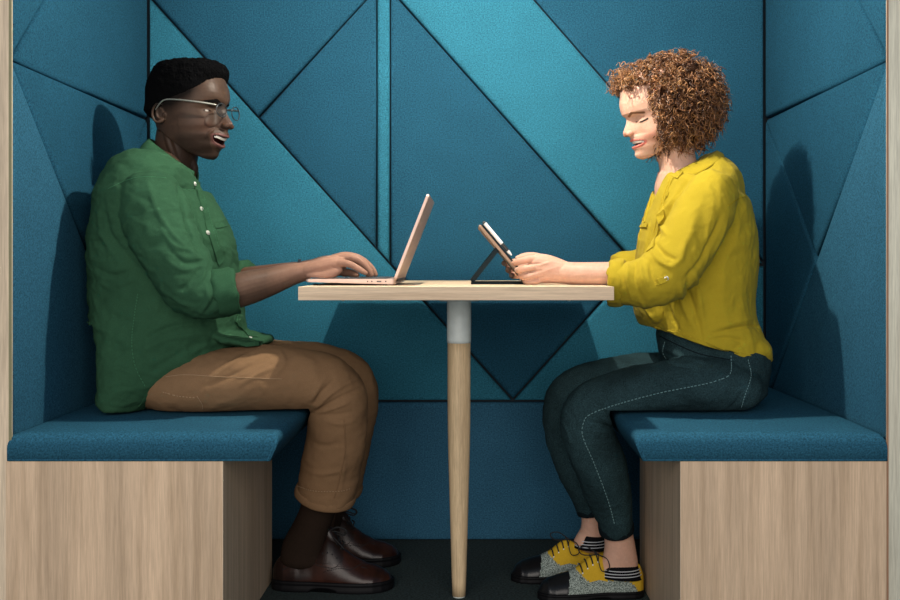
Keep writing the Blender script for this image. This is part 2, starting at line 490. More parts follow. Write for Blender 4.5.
for bb, x0, x1 in ((b1, -.4985, -.4974), (b2, .4124, .4135)):
    box('corner_edging', (x0, -.0066, 0), (x1, -.004, .392), OAKP, bb)

# ------------------------------------------------------------------ table
TZ = .7385
tb = empty('table', (-.033, .42, 0), 'narrow oak table on a single tapered leg between the two seated people', 'table')
box('tabletop', (-.357, .048, TZ - .0275), (.288, .845, TZ), OAKT, tb, .0008)
V, Fc = loft([(-.033, .39, TZ - .028, .051, .051), (-.033, .39, TZ - .036, .051, .051), (-.033, .39, TZ - .041, .046, .046)], k=2, seg=48, cap=False)
put('mounting_flange', mesh_from('f', V, Fc), WHITE, tb)
V, Fc = loft([(-.033, .39, TZ - .040, .0285, .0285), (-.033, .39, .606, .0285, .0285), (-.033, .39, .603, .0275, .0275)], k=2, seg=48, cap=False)
put('collar', mesh_from('c', V, Fc), WHITE, tb)
V, Fc = loft([(-.033, .39, .603, .0272, .0272), (-.033, .39, .40, .0265, .0265), (-.033, .39, .2, .0215, .0215), (-.033, .39, .003, .0160, .0160)], k=6, seg=48, cap=False)
put('leg', mesh_from('l', V, Fc), OAKL, tb)
V, Fc = loft([(-.033, .39, .0035, .015, .015), (-.033, .39, .0, .0145, .0145)], k=1, seg=32, cap=False)
put('foot_pad', mesh_from('l', V, Fc), WHITE, tb)
for sx in (-.27, .2):
    V, Fc = sphere((sx, .09, TZ - .029), (.004, .004, .002)); put('screw', mesh_from('s', V, Fc), STEEL, tb)

# ------------------------------------------------------------------ laptop
def rounded_plate(x0, x1, y0, y1, z0, z1, r, mat, name, parent, M=None, bev=.0015):
    bm = bmesh.new(); vs = []
    for cx, cy, a0 in ((x1 - r, y1 - r, 0), (x0 + r, y1 - r, 90), (x0 + r, y0 + r, 180), (x1 - r, y0 + r, 270)):
        for k in range(7):
            a = math.radians(a0 + 15 * k); vs.append(bm.verts.new((cx + r * math.cos(a), cy + r * math.sin(a), z0)))
    f = bm.faces.new(vs); e = bmesh.ops.extrude_face_region(bm, geom=[f])
    for v in e['geom']:
        if isinstance(v, bmesh.types.BMVert): v.co.z = z1
    if bev:
        bmesh.ops.bevel(bm, geom=[q for q in bm.edges if abs(q.verts[0].co.z - q.verts[1].co.z) < 1e-6], offset=bev, segments=2, affect='EDGES')
    if M is not None: bm.transform(M)
    return put(name, bm_mesh(name, bm), mat, parent, False)
LY0, LY1 = .165, .470; HX = -.171
lap = empty('laptop', (-.26, .31, TZ), 'open rose silver laptop in front of the man on the table', 'laptop')
# wedge base: thin at the front (left), 13 mm at the hinge
Mw = Matrix.Translation((HX, 0, TZ + .0025))
base = rounded_plate(-.190, .004, LY0, LY1, 0, .0115, .008, ROSE, 'base', lap, Mw)
for v in base.data.vertices:
    u = (HX - v.co.x) / .19
    if v.co.z < TZ + .008: v.co.z += .006 * max(0, (u - .72) / .28) ** 1.2
kb = box('keyboard', (HX - .125, LY0 + .016, TZ + .0138), (HX - .018, LY1 - .016, TZ + .0146), KEYS, lap)
for r in range(5):
    for c in range(13):
        x = HX - .122 + r * .0205; y = LY0 + .018 + c * .0210
        box('key', (x, y, TZ + .0144), (x + .0175, y + .0182, TZ + .0158), KEYS, kb, .0006, 1)
box('trackpad', (HX - .183, .265, TZ + .0139), (HX - .132, .370, TZ + .0144), ROSE, lap, .0002, 1)
for x, w in ((-.057, .003), (-.048, .003), (-.036, .010), (-.018, .003)):
    box('port', (HX + x, LY0 - .0006, TZ + .0075), (HX + x + w, LY0 + .002, TZ + .0105), ALU, lap, .0004, 1)
for x in (-.17, -.02):
    for y in (LY0 + .02, LY1 - .02):
        V, Fc = sphere((HX + x, y, TZ + .002), (.006, .006, .0022)); put('rubber_foot', mesh_from('rf', V, Fc), ALU, lap)
tilt = math.atan2(.0725, .185)
Ml = Matrix.Translation((HX + .002, 0, TZ + .011)) @ Matrix.Rotation(tilt - PI / 2, 4, 'Y')
lid = rounded_plate(0, .200, LY0, LY1, -.0030, .0030, .008, ROSE, 'lid', lap, Ml)
box('screen', (.010, LY0 + .006, .0028), (.194, LY1 - .006, .0033), GLASSB, lid, M=Ml)
V, Fc = tube([(HX + .003, LY0 + .03, TZ + .012), (HX + .003, .31, TZ + .012), (HX + .003, LY1 - .03, TZ + .012)], .0045)
put('hinge', mesh_from('h', V, Fc), ALU, lap)

# ------------------------------------------------------------------ tablet in a folio stand
TY0, TY1 = .285, .486
tab = empty('tablet', (.07, .40, TZ), 'tablet propped on a dark folio stand in the hands of the woman', 'tablet')
pt, pb = at(480.5, 224, TY0), at(529, 280.5, TY0)
ptx, ptz, pbx, pbz = pt.x, pt.z, pb.x, TZ + .006
ang = math.atan2(ptz - pbz, ptx - pbx); L = math.hypot(ptz - pbz, ptx - pbx)
Mt = Matrix.Translation((pbx, 0, pbz)) @ Matrix.Rotation(-ang, 4, 'Y') @ Matrix.Scale(-1, 4, (0, 0, 1))
rounded_plate(0, L, TY0, TY1, -.0070, -.0005, .006, CASE, 'case', tab, Mt)
scn = rounded_plate(.003, L - .003, TY0 + .003, TY1 - .003, -.0005, .0035, .006, CASED, 'tablet_body', tab, Mt, .001)
box('screen', (.010, TY0 + .010, .0033), (L - .010, TY1 - .010, .0039), GLASSB, scn, M=Mt)
# check which side faces the woman: local +z after rotation
kx, kz = pbx + (ptx - pbx) * .60, pbz + (ptz - pbz) * .60
fx = at(471, 283, TY0).x
def slab(name, p, q, y0, y1, t, mat, parent):
    p, q = Vector((p[0], 0, p[1])), Vector((q[0], 0, q[1])); d = q - p; a = math.atan2(d.z, d.x)
    M = Matrix.Translation(p) @ Matrix.Rotation(-a, 4, 'Y')
    return rounded_plate(0, d.length, y0, y1, -t / 2, t / 2, .004, mat, name, parent, M, .0008)
slab('stand_flap', (kx - .004, kz - .003), (fx + .002, TZ + .0065), TY0 + .002, TY1 - .002, .010, CASED, tab)
slab('base_flap', (fx, TZ + .0022), (pbx + .012, TZ + .0022), TY0 - .004, TY1 + .004, .0040, CASED, tab)
sty = empty('stylus', (ptx, TY0, ptz), 'white and black stylus clipped along the edge of the tablet', 'stylus')
def onT(u, v, y): return (Mt @ Vector((u, y, v)))
V, Fc = tube([onT(L * .62, .0085, TY0 + .004), onT(L * .8, .0085, TY0 + .004), onT(L * .97, .0085, TY0 + .004)], .0042); put('barrel', mesh_from('b', V, Fc), plain('white plastic', (.8, .8, .8), .3), sty)
V, Fc = tube([onT(L * .50, .0085, TY0 + .004), onT(L * .56, .0085, TY0 + .004), onT(L * .63, .0085, TY0 + .004)], .0040); put('grip', mesh_from('b', V, Fc), ALU, sty)
V, Fc = tube([onT(L * .42, .0085, TY0 + .004), onT(L * .47, .0085, TY0 + .004), onT(L * .51, .0085, TY0 + .004)], [.0018, .0034, .0038]); put('tip', mesh_from('b', V, Fc), plain('white plastic tip', (.8, .8, .8), .3), sty)
V, Fc = tube([onT(L * .97, .0085, TY0 + .004), onT(L * .985, .0085, TY0 + .004), onT(L * 1.0, .0085, TY0 + .004)], [.0042, .004, .002]); put('cap', mesh_from('b', V, Fc), ALU, sty)

# ------------------------------------------------------------------ people: shared head builder (local mm: +x face, z up from chin)
def interp(z, T):
    a = np.array(T, float); i = np.argsort(a[:, 0]); return np.interp(z, a[i, 0], a[i, 1])
class Head:
    def __init__(s, mid, xf, xb, w, n, jaw, sig, M, top):
        s.mid, s.xf, s.xb, s.w, s.n, s.jaw, s.sig, s.M, s.top = mid, xf, xb, w, n, jaw, sig, M, top
    def surf(s, y, z):
        xf, xb, w, n = interp(z, s.xf), interp(z, s.xb), interp(z, s.w), interp(z, s.n)
        cx = -8 + 0 * z
        t = np.clip(np.abs(y) / w, 0, .999)
        x = cx + (xf - cx) * (1 - t ** n) ** (1 / n)
        sg = interp(z, s.sig)
        return x + (interp(z, s.mid) - xf) * np.exp(-(y / sg) ** 2)
    def skull(s, nz=110, nt=96):
        V, Fc = [], []
        zs = np.concatenate([np.linspace(0, s.top - 14, nz - 14), s.top - 14 * (1 - np.sin(np.linspace(0, PI / 2, 15)[1:]))])
        for z in zs:
            xf, xb, w, n = interp(z, s.xf), interp(z, s.xb), interp(z, s.w), interp(z, s.n)
            cx = -8
            for k in range(nt):
                th = 2 * PI * k / nt; c, q = math.cos(th), math.sin(th)
                if c >= 0:
                    y = w * math.copysign(abs(q) ** (2 / n), q); 
                    x = cx + (xf - cx) * c ** (2 / n)
                    x += (interp(z, s.mid) - xf) * math.exp(-(y / interp(z, s.sig)) ** 2) * min(1, c * 1.6)
                else: y = w * q; x = cx + (cx - xb) * c
                zz = max(z, interp(x, s.jaw))
                V.append((x, y, zz))
        m = len(zs)
        for i in range(m - 1):
            for j in range(nt):
                a = i * nt + j; b = i * nt + (j + 1) % nt
                Fc.append((a, b, b + nt, a + nt))
        Fc.append(tuple(range(nt))[::-1]); Fc.append(tuple((m - 1) * nt + j for j in range(nt)))
        return np.array(V), Fc
    def W(s, V):
        V = np.asarray(V, float) * .001; R = np.array(s.M)
        return V @ R[:3, :3].T + R[:3, 3]
    def P(s, x, y, z):
        return s.M @ (Vector((x, y, z)) * .001)
def ear(sy, c, hgt=31, wid=17, back=12):
    """c = (x, y, z) centre of the ear on the side of the head"""
    cx, cy, cz = c; parts = []
    rim = []
    for k in range(15):
        a = math.radians(-70 + k * 21.5)     # from lower front, over the top, down the back
        x = cx + wid * -math.cos(a) * -1 if False else cx - wid * math.sin(math.radians(k / 14 * 250 - 20)) * .95
        z = cz + hgt * math.cos(math.radians(k / 14 * 250 - 20))
        d = sy * (6 + back * math.sin(math.radians(min(k / 14, 1) * 180)) ** .8)
        rim.append((x, cy + d, z))
    r = [2.2] * 2 + [3.0] * 9 + [3.4, 4.0, 4.4, 4.2]
    parts.append(tube(rim, r, seg=10, k=3))
    inner = [(x * .62 + cx * .38 + 2, cy + (y - cy) * .62, z * .60 + cz * .40 + 1) for x, y, z in rim[2:13]]
    parts.append(tube(inner, 2.2, seg=8, k=3))
    parts.append(sphere((cx - 1, cy + sy * 2, cz - 2), (wid * .85, 5.5, hgt * .80)))
    parts.append(sphere((cx + 4, cy + sy * 6, cz - hgt * .78), (6.5, 4.5, 8)))
    parts.append(sphere((cx + 11, cy + sy * 4, cz - 4), (4, 4, 6)))
    return parts
def to_mesh_world(me, M4):
    V = getv(me); R = np.array(M4); setv(me, (V * .001) @ R[:3, :3].T + R[:3, 3])

def finish_head(h, parts, eyes, mouth, cfg, voxel=1.5):
    """returns (verts in local mm, faces, colours)"""
    me = union(parts, voxel, 3, .5)
    V = getv(me)
    # mouth opening: a smile-shaped cavity
    y, z, x = V[:, 1], V[:, 2], V[:, 0]
    W_, zc0, rise, hh = mouth['w'], mouth['z'], mouth['rise'], mouth['h']
    t = np.clip(np.abs(y) / W_, 0, 1)
    zc = zc0 + rise * t ** 2; half = hh * np.sqrt(np.clip(1 - t ** 2, 0, 1))
    e = np.abs(z - zc) / np.maximum(half, .01)
    m = np.clip((1 - e) * 3.0, 0, 1) * (np.abs(y) < W_) * (x > 35)
    V[:, 0] -= m * mouth['depth']
    inside = m > .25
    for sy in (-1, 1):
        g = np.exp(-((y - sy * 46) / 17) ** 2 - ((z - cfg['ez'] + 34) / 15) ** 2) * (x > 15)
        V[:, 0] += g * cfg.get('cheekp', 4); V[:, 1] += g * sy * cfg.get('cheekp', 4) * .5
    # eye sockets
    for sy in (-1, 1):
        g = np.exp(-((y - sy * cfg['ey']) / 15) ** 2 - ((z - cfg['ez'] - 2) / 9) ** 2) * (x > 40)
        V[:, 0] -= g * cfg['socket']
        g = np.exp(-((y - sy * cfg['ey']) / 10.5) ** 2 - ((z - cfg['ez'] + 1) / 6) ** 2) * (x > 40)
        V[:, 0] += g * cfg['bulge']
    setv(me, V)
    fc = [tuple(p.vertices) for p in me.polygons]
    C = np.tile(np.array(cfg['skin']), (len(V), 1))
    n = np.array([noise.noise(Vector(p) * .02) for p in V])
    C *= (1 + .10 * n)[:, None]
    def blend(mask, c):
        k = np.clip(mask, 0, 1)[:, None]; C[:] = C * (1 - k) + np.array(c) * k
    # cheeks
    g = np.exp(-((np.abs(y) - 42) / 18) ** 2 - ((z - cfg['ez'] + 38) / 18) ** 2) * (x > 20); blend(g * cfg.get('blush', .3), cfg['cheek'])
    g = np.exp(-(y / 14) ** 2 - ((z - cfg['nz']) / 12) ** 2) * (x > 85); blend(g * cfg.get('blush', .3), cfg['cheek'])
    if 'beard' in cfg:
        bd = np.clip((cfg['beard_z'](x) - z) / 12, 0, 1) * np.clip((x + 5) / 20, 0, 1)
        blend(bd * .55, cfg['beard'])
    if 'freckle' in cfg:
        f = np.array([noise.noise(Vector(p) * .28) for p in V]); blend(np.clip((f - .32) * 4, 0, 1) * .35 * (x > 30), cfg['freckle'])
    for line, r in cfg['lips']:
        d, _ = segdist(V, np.array(line)); blend(np.clip((r + 1.5 - d) / 1.5, 0, 1), cfg['lip'])
    blend(inside * 1.0, cfg['mouthc'])
    for line, r, c in cfg['lines']:
        d, _ = segdist(V, np.array(line)); blend(np.clip((r + .8 - d) / 1.0, 0, 1), c)
    if 'fade' in cfg:
        k = cfg['fade'](x, y, z); blend(k, cfg['fadec'])
    return V, fc, C
def lipline(h, W_, z0, rise, off, n=9, dz=0, taper=None):
    out = []
    for i in range(n):
        y = -W_ + 2 * W_ * i / (n - 1); t = abs(y) / W_
        z = z0 + rise * t * t + dz * math.sqrt(max(1 - t * t, 0))
        out.append((float(h.surf(np.array(y), np.array(z))) + off, y, z))
    return out

# ------------------------------------------------------------------ hands
def hand_parts(palm, fingers):
    out = [PL(p, k=5, seg=20, power=2.2) for p in palm]
    for f in fingers:
        rows = [(x, y, Y, r, px(r, Y)) for x, y, Y, r in f]
        out.append(PL(rows, k=4, seg=14))
    return out

# ------------------------------------------------------------------ shoes
def shoe(M, L, hs, ws, mats, matfun, parent, sole_t=.018, sole_mat=RUBBER, heel=.0, lift=0):
    """u runs heel (0) to toe (1). hs / ws: tables of height and half width. local x = forward"""
    nu, nt = 130, 84; V, Fc = [], []
    us = [.5 - .5 * math.cos(PI * i / nu) for i in range(nu + 1)]
    for u in us:
        h = interp(u, hs); w = interp(u, ws)
        pw = 2.3 if u > .45 else 2.8
        for k in range(nt):
            th = 2 * PI * k / nt; c, s_ = math.cos(th), math.sin(th)
            y = w * math.copysign(abs(c) ** (2 / pw), c)
            z = sole_t * .8 + (h - sole_t) * max(0, s_) ** .80 if s_ > 0 else sole_t * .8
            if s_ > 0: y *= 1 - .42 * max(0, s_) ** 1.6 * (1 if h > .05 else .6)
            V.append((u * L, y - .006 * math.sin(PI * u), z + lift * max(0, (u - .8) / .2) ** 2))
    for i in range(nu):
        for j in range(nt):
            a = i * nt + j; b = i * nt + (j + 1) % nt; Fc.append((a, a + nt, b + nt, b))
    Fc.append(tuple(range(nt))); Fc.append(tuple(nu * nt + j for j in range(nt))[::-1])
    me = mesh_from('upper', V, Fc)
    bm = bmesh.new(); bm.from_mesh(me); bmesh.ops.remove_doubles(bm, verts=bm.verts[:], dist=1e-5); bmesh.ops.recalc_face_normals(bm, faces=bm.faces[:]); bm.to_mesh(me); bm.free()
    for m in mats: me.materials.append(m)
    for p in me.polygons:
        c = p.center; p.material_index = matfun(c.x / L, c.z, c.y)
    me.transform(M)
    up = put('upper', me, None, parent)
    # sole
    V, Fc = [], []; out = []
    for u in us: out.append((u * L, interp(u, ws) + .004))
    ring = [(x + (.003 if x > L * .9 else 0), y - .006 * math.sin(PI * x / L)) for x, y in out] + [(x - (.002 if x < L * .1 else 0), -y - .006 * math.sin(PI * x / L)) for x, y in out[::-1]]
    prof = [(0.001, 0.0), (.0, .003), (.0, sole_t * .55), (.0035, sole_t * .62), (.0, sole_t * .70), (.0, sole_t * .95), (.003, sole_t * 1.04)]
    cx, cy = L / 2, -.003
    for ins, z in prof:
        for x, y in ring:
            l = math.hypot(x - cx, y - cy); k = (l - ins) / l
            xx, yy = cx + (x - cx) * k, cy + (y - cy) * k
            zb = z
            if heel and .32 < x / L < .56 and z < sole_t * .5: zb = z + heel * math.sin((x / L - .32) / .24 * PI) ** .5
            V.append((xx, yy, zb + lift * max(0, (x / L - .8) / .2) ** 2))
    n = len(ring)
    for i in range(len(prof) - 1):
        for j in range(n):
            a = i * n + j; b = i * n + (j + 1) % n; Fc.append((a, b, b + n, a + n))
    Fc.append(tuple(range(n))[::-1]); Fc.append(tuple((len(prof) - 1) * n + j for j in range(n)))
    me = mesh_from('sole', V, Fc); me.transform(M)
    bm = bmesh.new(); bm.from_mesh(me); bmesh.ops.recalc_face_normals(bm, faces=bm.faces[:]); bm.to_mesh(me); bm.free()
    put('sole', me, sole_mat, parent)
    return up
def hem_clip(me, pts, Y):
    V = getv(me); P = np.array([tuple(at(x, y, Y)) for x, y in pts]); o = np.argsort(P[:, 0]); P = P[o]
    z = np.interp(V[:, 0], P[:, 0], P[:, 2]); m = V[:, 2] < z; V[m, 2] = z[m] + (V[m, 2] - z[m]) * .02; setv(me, V)
def flat_seat(me, z, x0, x1):
    V = getv(me); m = (V[:, 0] > x0) & (V[:, 0] < x1) & (V[:, 2] < z) & (V[:, 2] > .37); V[m, 2] = z; setv(me, V)
def table_edge(me):
    V = getv(me); m = (V[:, 2] < TZ + .022) & (V[:, 2] > TZ - .06) & (V[:, 0] > .24) & (V[:, 0] < .2915); V[m, 0] = .2915; setv(me, V)
def off_bench_end(me, sg=1, x0=.309, z0=.4555):
    V = getv(me); X = V[:, 0] * sg
    lim = x0 + .45 * np.clip(.447 - V[:, 2], 0, 1)
    ins = (X > lim) & (V[:, 2] < z0) & (V[:, 2] > .12)
    a = X - lim; b = z0 - V[:, 2]
    m = ins & (a < b) & ((a < .06) | (V[:, 2] > .37)); k = ins & ~m & (V[:, 2] > .37)
    V[m, 0] = sg * lim[m]; V[m, 2] += b[m] * (a[m] / b[m]) ** 2
    V[m, 0] = sg * (x0 + .45 * np.clip(.447 - V[m, 2], 0, 1))
    V[k, 0] = sg * (X[k] - a[k] * (b[k] / a[k]) ** 2); V[k, 2] = z0; setv(me, V)
def off_tablet(me):
    Ti = np.array(Mt.inverted()); Tm = np.array(Mt); V = getv(me)
    L_ = V @ Ti[:3, :3].T + Ti[:3, 3]
    m = (L_[:, 0] > -.001) & (L_[:, 0] < L + .001) & (L_[:, 1] > TY0 - .001) & (L_[:, 1] < TY1 + .001) & (L_[:, 2] > -.0082) & (L_[:, 2] < .0052)
    dn = L_[:, 2] + .0082; up = .0052 - L_[:, 2]; yn = L_[:, 1] - (TY0 - .001)
    a = m & (dn <= up) & (dn <= yn); b = m & (up < dn) & (up <= yn); c = m & ~a & ~b
    L_[a, 2] = -.0084; L_[b, 2] = .0054; L_[c, 1] = TY0 - .0012
    V2 = L_ @ Tm[:3, :3].T + Tm[:3, 3]; V[m] = V2[m]; setv(me, V)
def pts_mesh(name, parts, mat, parent, M=None):
    V, Fc = join(parts); me = mesh_from(name, V, Fc)
    if M is not None: me.transform(M)
    return put(name, me, mat, parent)
def stitch(name, tree, pts, mat, parent, r=.0008, off=.0008, dash=None, k=6):
    P = onmesh(tree, pts, k, off); parts = []
    if dash is None: parts.append(tube(P, r, seg=5, k=1))
    else:
        # split into short dashes by length
        Q = [P[0]]; 
        for a, b in zip(P, P[1:]):
            n = max(1, int((b - a).length / (dash * .5)))
            for i in range(1, n + 1): Q.append(a + (b - a) * i / n)
        i = 0
        while i + 2 < len(Q): parts.append(tube(Q[i:i + 2], r, seg=5, k=1)); i += 2
    return pts_mesh(name, parts, mat, parent)
def strip(name, tree, pts, wid, mat, parent, off=.0015, thick=.0016, k=6, across=None):
    """flat band lying on the cloth along a line"""
    P = onmesh(tree, pts, k, off); V, Fc = [], []
    for i, p in enumerate(P):
        t = (P[min(i + 1, len(P) - 1)] - P[max(i - 1, 0)]).normalized()
        n = tree.find_nearest(p)[1]
        if n.dot(p - EYE) > 0 and False: n = -n
        s_ = t.cross(n).normalized() * wid / 2
        for a, b in ((-1, 0), (-1, 1), (1, 1), (1, 0)):
            V.append(p + s_ * a * (1 if b == 0 else .92) + n * thick * b - n * .001 * (1 - b))
    for i in range(len(P) - 1):
        for j in range(4):
            a = i * 4 + j; b = i * 4 + (j + 1) % 4; Fc.append((a, b, b + 4, a + 4))
    Fc.append((0, 1, 2, 3)); Fc.append(tuple(len(V) - 4 + j for j in range(4))[::-1])
    bm = bmesh.new(); bm.from_mesh(mesh_from('s', V, Fc)); return put(name, bm_mesh(name, bm), mat, parent, False)
def button(tree, x, y, mat, parent, r=.0055):
    p = hit(tree, x, y, .002); n = (tree.find_nearest(p)[1]).normalized()
    q = n.to_track_quat('Z', 'Y').to_matrix().to_4x4()
    M = Matrix.Translation(p) @ q
    V, Fc = loft([(0, 0, -.0008, r, r), (0, 0, .0008, r, r), (0, 0, .0012, r * .8, r * .8), (0, 0, .0007, r * .6, r * .6)], k=1, seg=18, up=(0, 1, 0), cap=False)
    parts = [(V, Fc)]
    b = pts_mesh('button', parts, mat, parent, M)
    hs = [sphere((r * .22 * i, r * .22 * j, .0009), (.0007, .0007, .0005), 6, 4) for i in (-1, 1) for j in (-1, 1)]
    pts_mesh('button_hole', hs, CORD, b, M)
    return b
def cuff_band(name, c0, c1, a, b, mat, parent, thick=.004, seg=40, up=(0, 1, 0), flare=1.0, amp=.0015, seed=0, rolls=1):
    """a turned-up fabric band: a tube of cloth with thickness between c0 and c1"""
    rows = []
    c0, c1 = Vector(c0), Vector(c1)
    prof = [(0, -thick), (0, 0), (.04, .6 * thick), (.2, thick), (.5, thick * 1.1), (.8, thick), (.96, .6 * thick), (1, 0), (1, -thick)]
    R = [(*(c0.lerp(c1, t)), (a + d) * (1 + (flare - 1) * t), (b + d) * (1 + (flare - 1) * t)) for t, d in prof]
    V, Fc = loft(R, k=1, seg=seg, up=up, cap=False)
    V = noisy(V, amp, 60, seed)
    return pts_mesh(name, [(V, Fc)], mat, parent)

# ================================================================== THE MAN
def collar(name, cu, mu, bu, cl, ml_, bl_, th0, mat, parent, gap_l=.0, thick=.0022, n=60, tip=.012):
    """turned collar: upper ring (cu, mu, bu) to lower ring (cl, ml_, bl_), open at the front"""
    V, Fc = [], []; m = 6
    for k in range(n + 1):
        t = k / n; th = th0 + (2 * PI - 2 * th0) * t
        u = Vector(cu) + Vector(mu) * math.cos(th) + Vector((0, bu, 0)) * math.sin(th)
        thl = th0 * .55 + (2 * PI - 1.1 * th0) * t
        l = Vector(cl) + Vector(ml_) * math.cos(thl) + Vector((0, bl_, 0)) * math.sin(thl)
        if min(t, 1 - t) < .10: l += (l - u).normalized() * tip * (1 - min(t, 1 - t) / .10)
        out = (l - Vector(cl)); out.z = 0; out.normalize()
        for j in range(m + 1):
            q = j / m; p = u.lerp(l, q) + out * (.006 * math.sin(PI * q))
            V.append(p)
    W_ = m + 1
    for k in range(n):
        for j in range(m): a = k * W_ + j; Fc.append((a, a + 1, a + W_ + 1, a + W_))
    o = put(name, mesh_from(name, V, Fc), mat, parent)
    s_ = o.modifiers.new('solid', 'SOLIDIFY'); s_.thickness = thick; s_.offset = 0
    return o

mskin = (.050, .030, .021)
YAW = math.radians(-17)
Mm = Matrix.Translation(at(188, 161.5, .44)) @ Matrix.Rotation(YAW, 4, 'Z') @ Matrix.Scale(.985, 4)
k_ = 1.045
MH = Head(
    mid=[(0, 60), (3, 72), (8, 80), (14, 83), (20, 84), (25, 86), (31, 93), (36, 97), (44, 93), (50, 99), (56, 107), (62, 111), (68, 107), (73, 109), (78, 118), (83, 123), (88, 123), (95, 118), (104, 112), (114, 107), (124, 103), (130, 104), (138, 108), (146, 108), (160, 106), (180, 101), (197, 94), (215, 76), (228, 48), (238, 0)],
    xf=[(0, 42), (10, 60), (25, 72), (40, 82), (60, 87), (80, 90), (100, 88), (120, 86), (130, 90), (140, 98), (160, 99), (180, 95), (197, 88), (215, 71), (228, 46), (238, 0)],
    xb=[(0, -56), (60, -66), (98, -80), (130, -88), (167, -89), (195, -84), (215, -74), (228, -50), (238, -10)],
    w=[(0, 34), (10, 44), (25, 55), (50, 64), (80, 70), (110, 73), (140, 75), (170, 76), (195, 71), (215, 57), (228, 38), (238, 6)],
    n=[(0, 2.0), (40, 2.1), (80, 2.2), (110, 2.4), (150, 2.5), (200, 2.2), (238, 2)],
    jaw=[(-100, 82), (-40, 70), (-15, 52), (0, 40), (25, 20), (55, 4), (70, 0), (120, 0)],
    sig=[(0, 30), (16, 24), (24, 30), (31, 34), (60, 34), (70, 26), (75, 14), (84, 15), (97, 13), (120, 11), (134, 13), (148, 34), (170, 45), (238, 45)],
    M=Mm, top=238)
def sp(h, y, z, off=0): return (float(h.surf(np.array(float(y)), np.array(float(z)))) + off, y, z)
parts = [MH.skull()]
# neck, leaning forward, down into the shirt
parts.append(loft([(-22, 0, 105, 50, 50), (-24, 0, 70, 55, 52), (-32, 0, 30, 54, 53), (-40, 0, -10, 54, 56), (-50, 0, -50, 60, 66), (-62, 0, -95, 78, 100)], k=6, seg=40))
for sy in (-1, 1):
    parts += ear(sy, (-30, sy * 70, 109), 22, 14, 10)
    parts.append(sphere((109, sy * 13, 82), (9.5, 7.5, 7)))                    # nostril wing
    parts.append(tube([sp(MH, sy * 12, 134, -3), sp(MH, sy * 30, 138, -2), sp(MH, sy * 48, 134, -4)], [4, 5.5, 3.5], k=4))   # brow ridge
    # sternomastoid
    parts.append(tube([(-28, sy * 52, 70), (-15, sy * 46, 25), (2, sy * 22, -45)], [9, 10, 7], k=5))
parts.append(tube([(14, 0, 0), (18, 0, -18), (14, 0, -32)], [8, 10, 8], k=4))         # larynx
mW, mz, mr, mh_ = 30, 45, 12, 9.3
upl = lipline(MH, mW, mz + 1.5, mr - 1.5, -1.0, dz=mh_ + 1.0)
lol = lipline(MH, mW, mz - 1.5, mr + 1.5, -1.5, dz=-mh_ - 1.2)
parts.append(tube(upl, [1.5] + [3.2] * 2 + [4.2] * 3 + [3.2] * 2 + [1.5], k=4))
parts.append(tube(lol, [1.5] + [3.6] * 2 + [4.8] * 3 + [3.6] * 2 + [1.5], k=4))
for sy in (-1, 1):     # smile fold beside the mouth
    parts.append(tube([sp(MH, sy * 21, 76, -2), sp(MH, sy * 34, 65, -2), sp(MH, sy * 38, 52, -3)], [3, 5, 3], k=4))
lash = []
for sy in (-1, 1):
    lash.append(([sp(MH, sy * 19, 115, 0), sp(MH, sy * 26, 119.5, 2.0), sp(MH, sy * 35, 120, 1.0), sp(MH, sy * 45, 116, -2)], 1.5, (.003, .002, .002)))
    lash.append(([sp(MH, sy * 24, 116.5, 2), sp(MH, sy * 30, 116.6, 2), sp(MH, sy * 36, 116.5, 0)], 1.9, (.008, .005, .004)))
    lash.append(([sp(MH, sy * 38, 116.5, 0), sp(MH, sy * 41.5, 116.3, -2)], 1.3, (.30, .28, .26)))
    lash.append(([sp(MH, sy * 13, 133, 0), sp(MH, sy * 30, 140, 2), sp(MH, sy * 50, 135, 0)], 4.0, (.0045, .004, .004)))
cfg = dict(skin=mskin, ey=32, ez=118, nz=86, socket=7.5, bulge=6, cheek=(.085, .042, .030), blush=.5, lip=(.10, .045, .040), mouthc=(.025, .006, .006),
           lips=[(upl, 4.0), (lol, 4.6)], lines=lash, beard=(.012, .010, .009), beard_z=lambda x: np.where(x > 78, 28, 66),
           fade=lambda x, y, z: np.clip((z - 100 - np.clip(x, 0, 60) * .60) / 30, 0, 1) * np.clip((74 - x) / 26, 0, 1) * .93 + 0 * y, fadec=(.006, .006, .006))
V, fc, Cc = finish_head(MH, parts, None, dict(w=mW, z=mz, rise=mr, h=mh_, depth=11), cfg)
headV = MH.W(V)
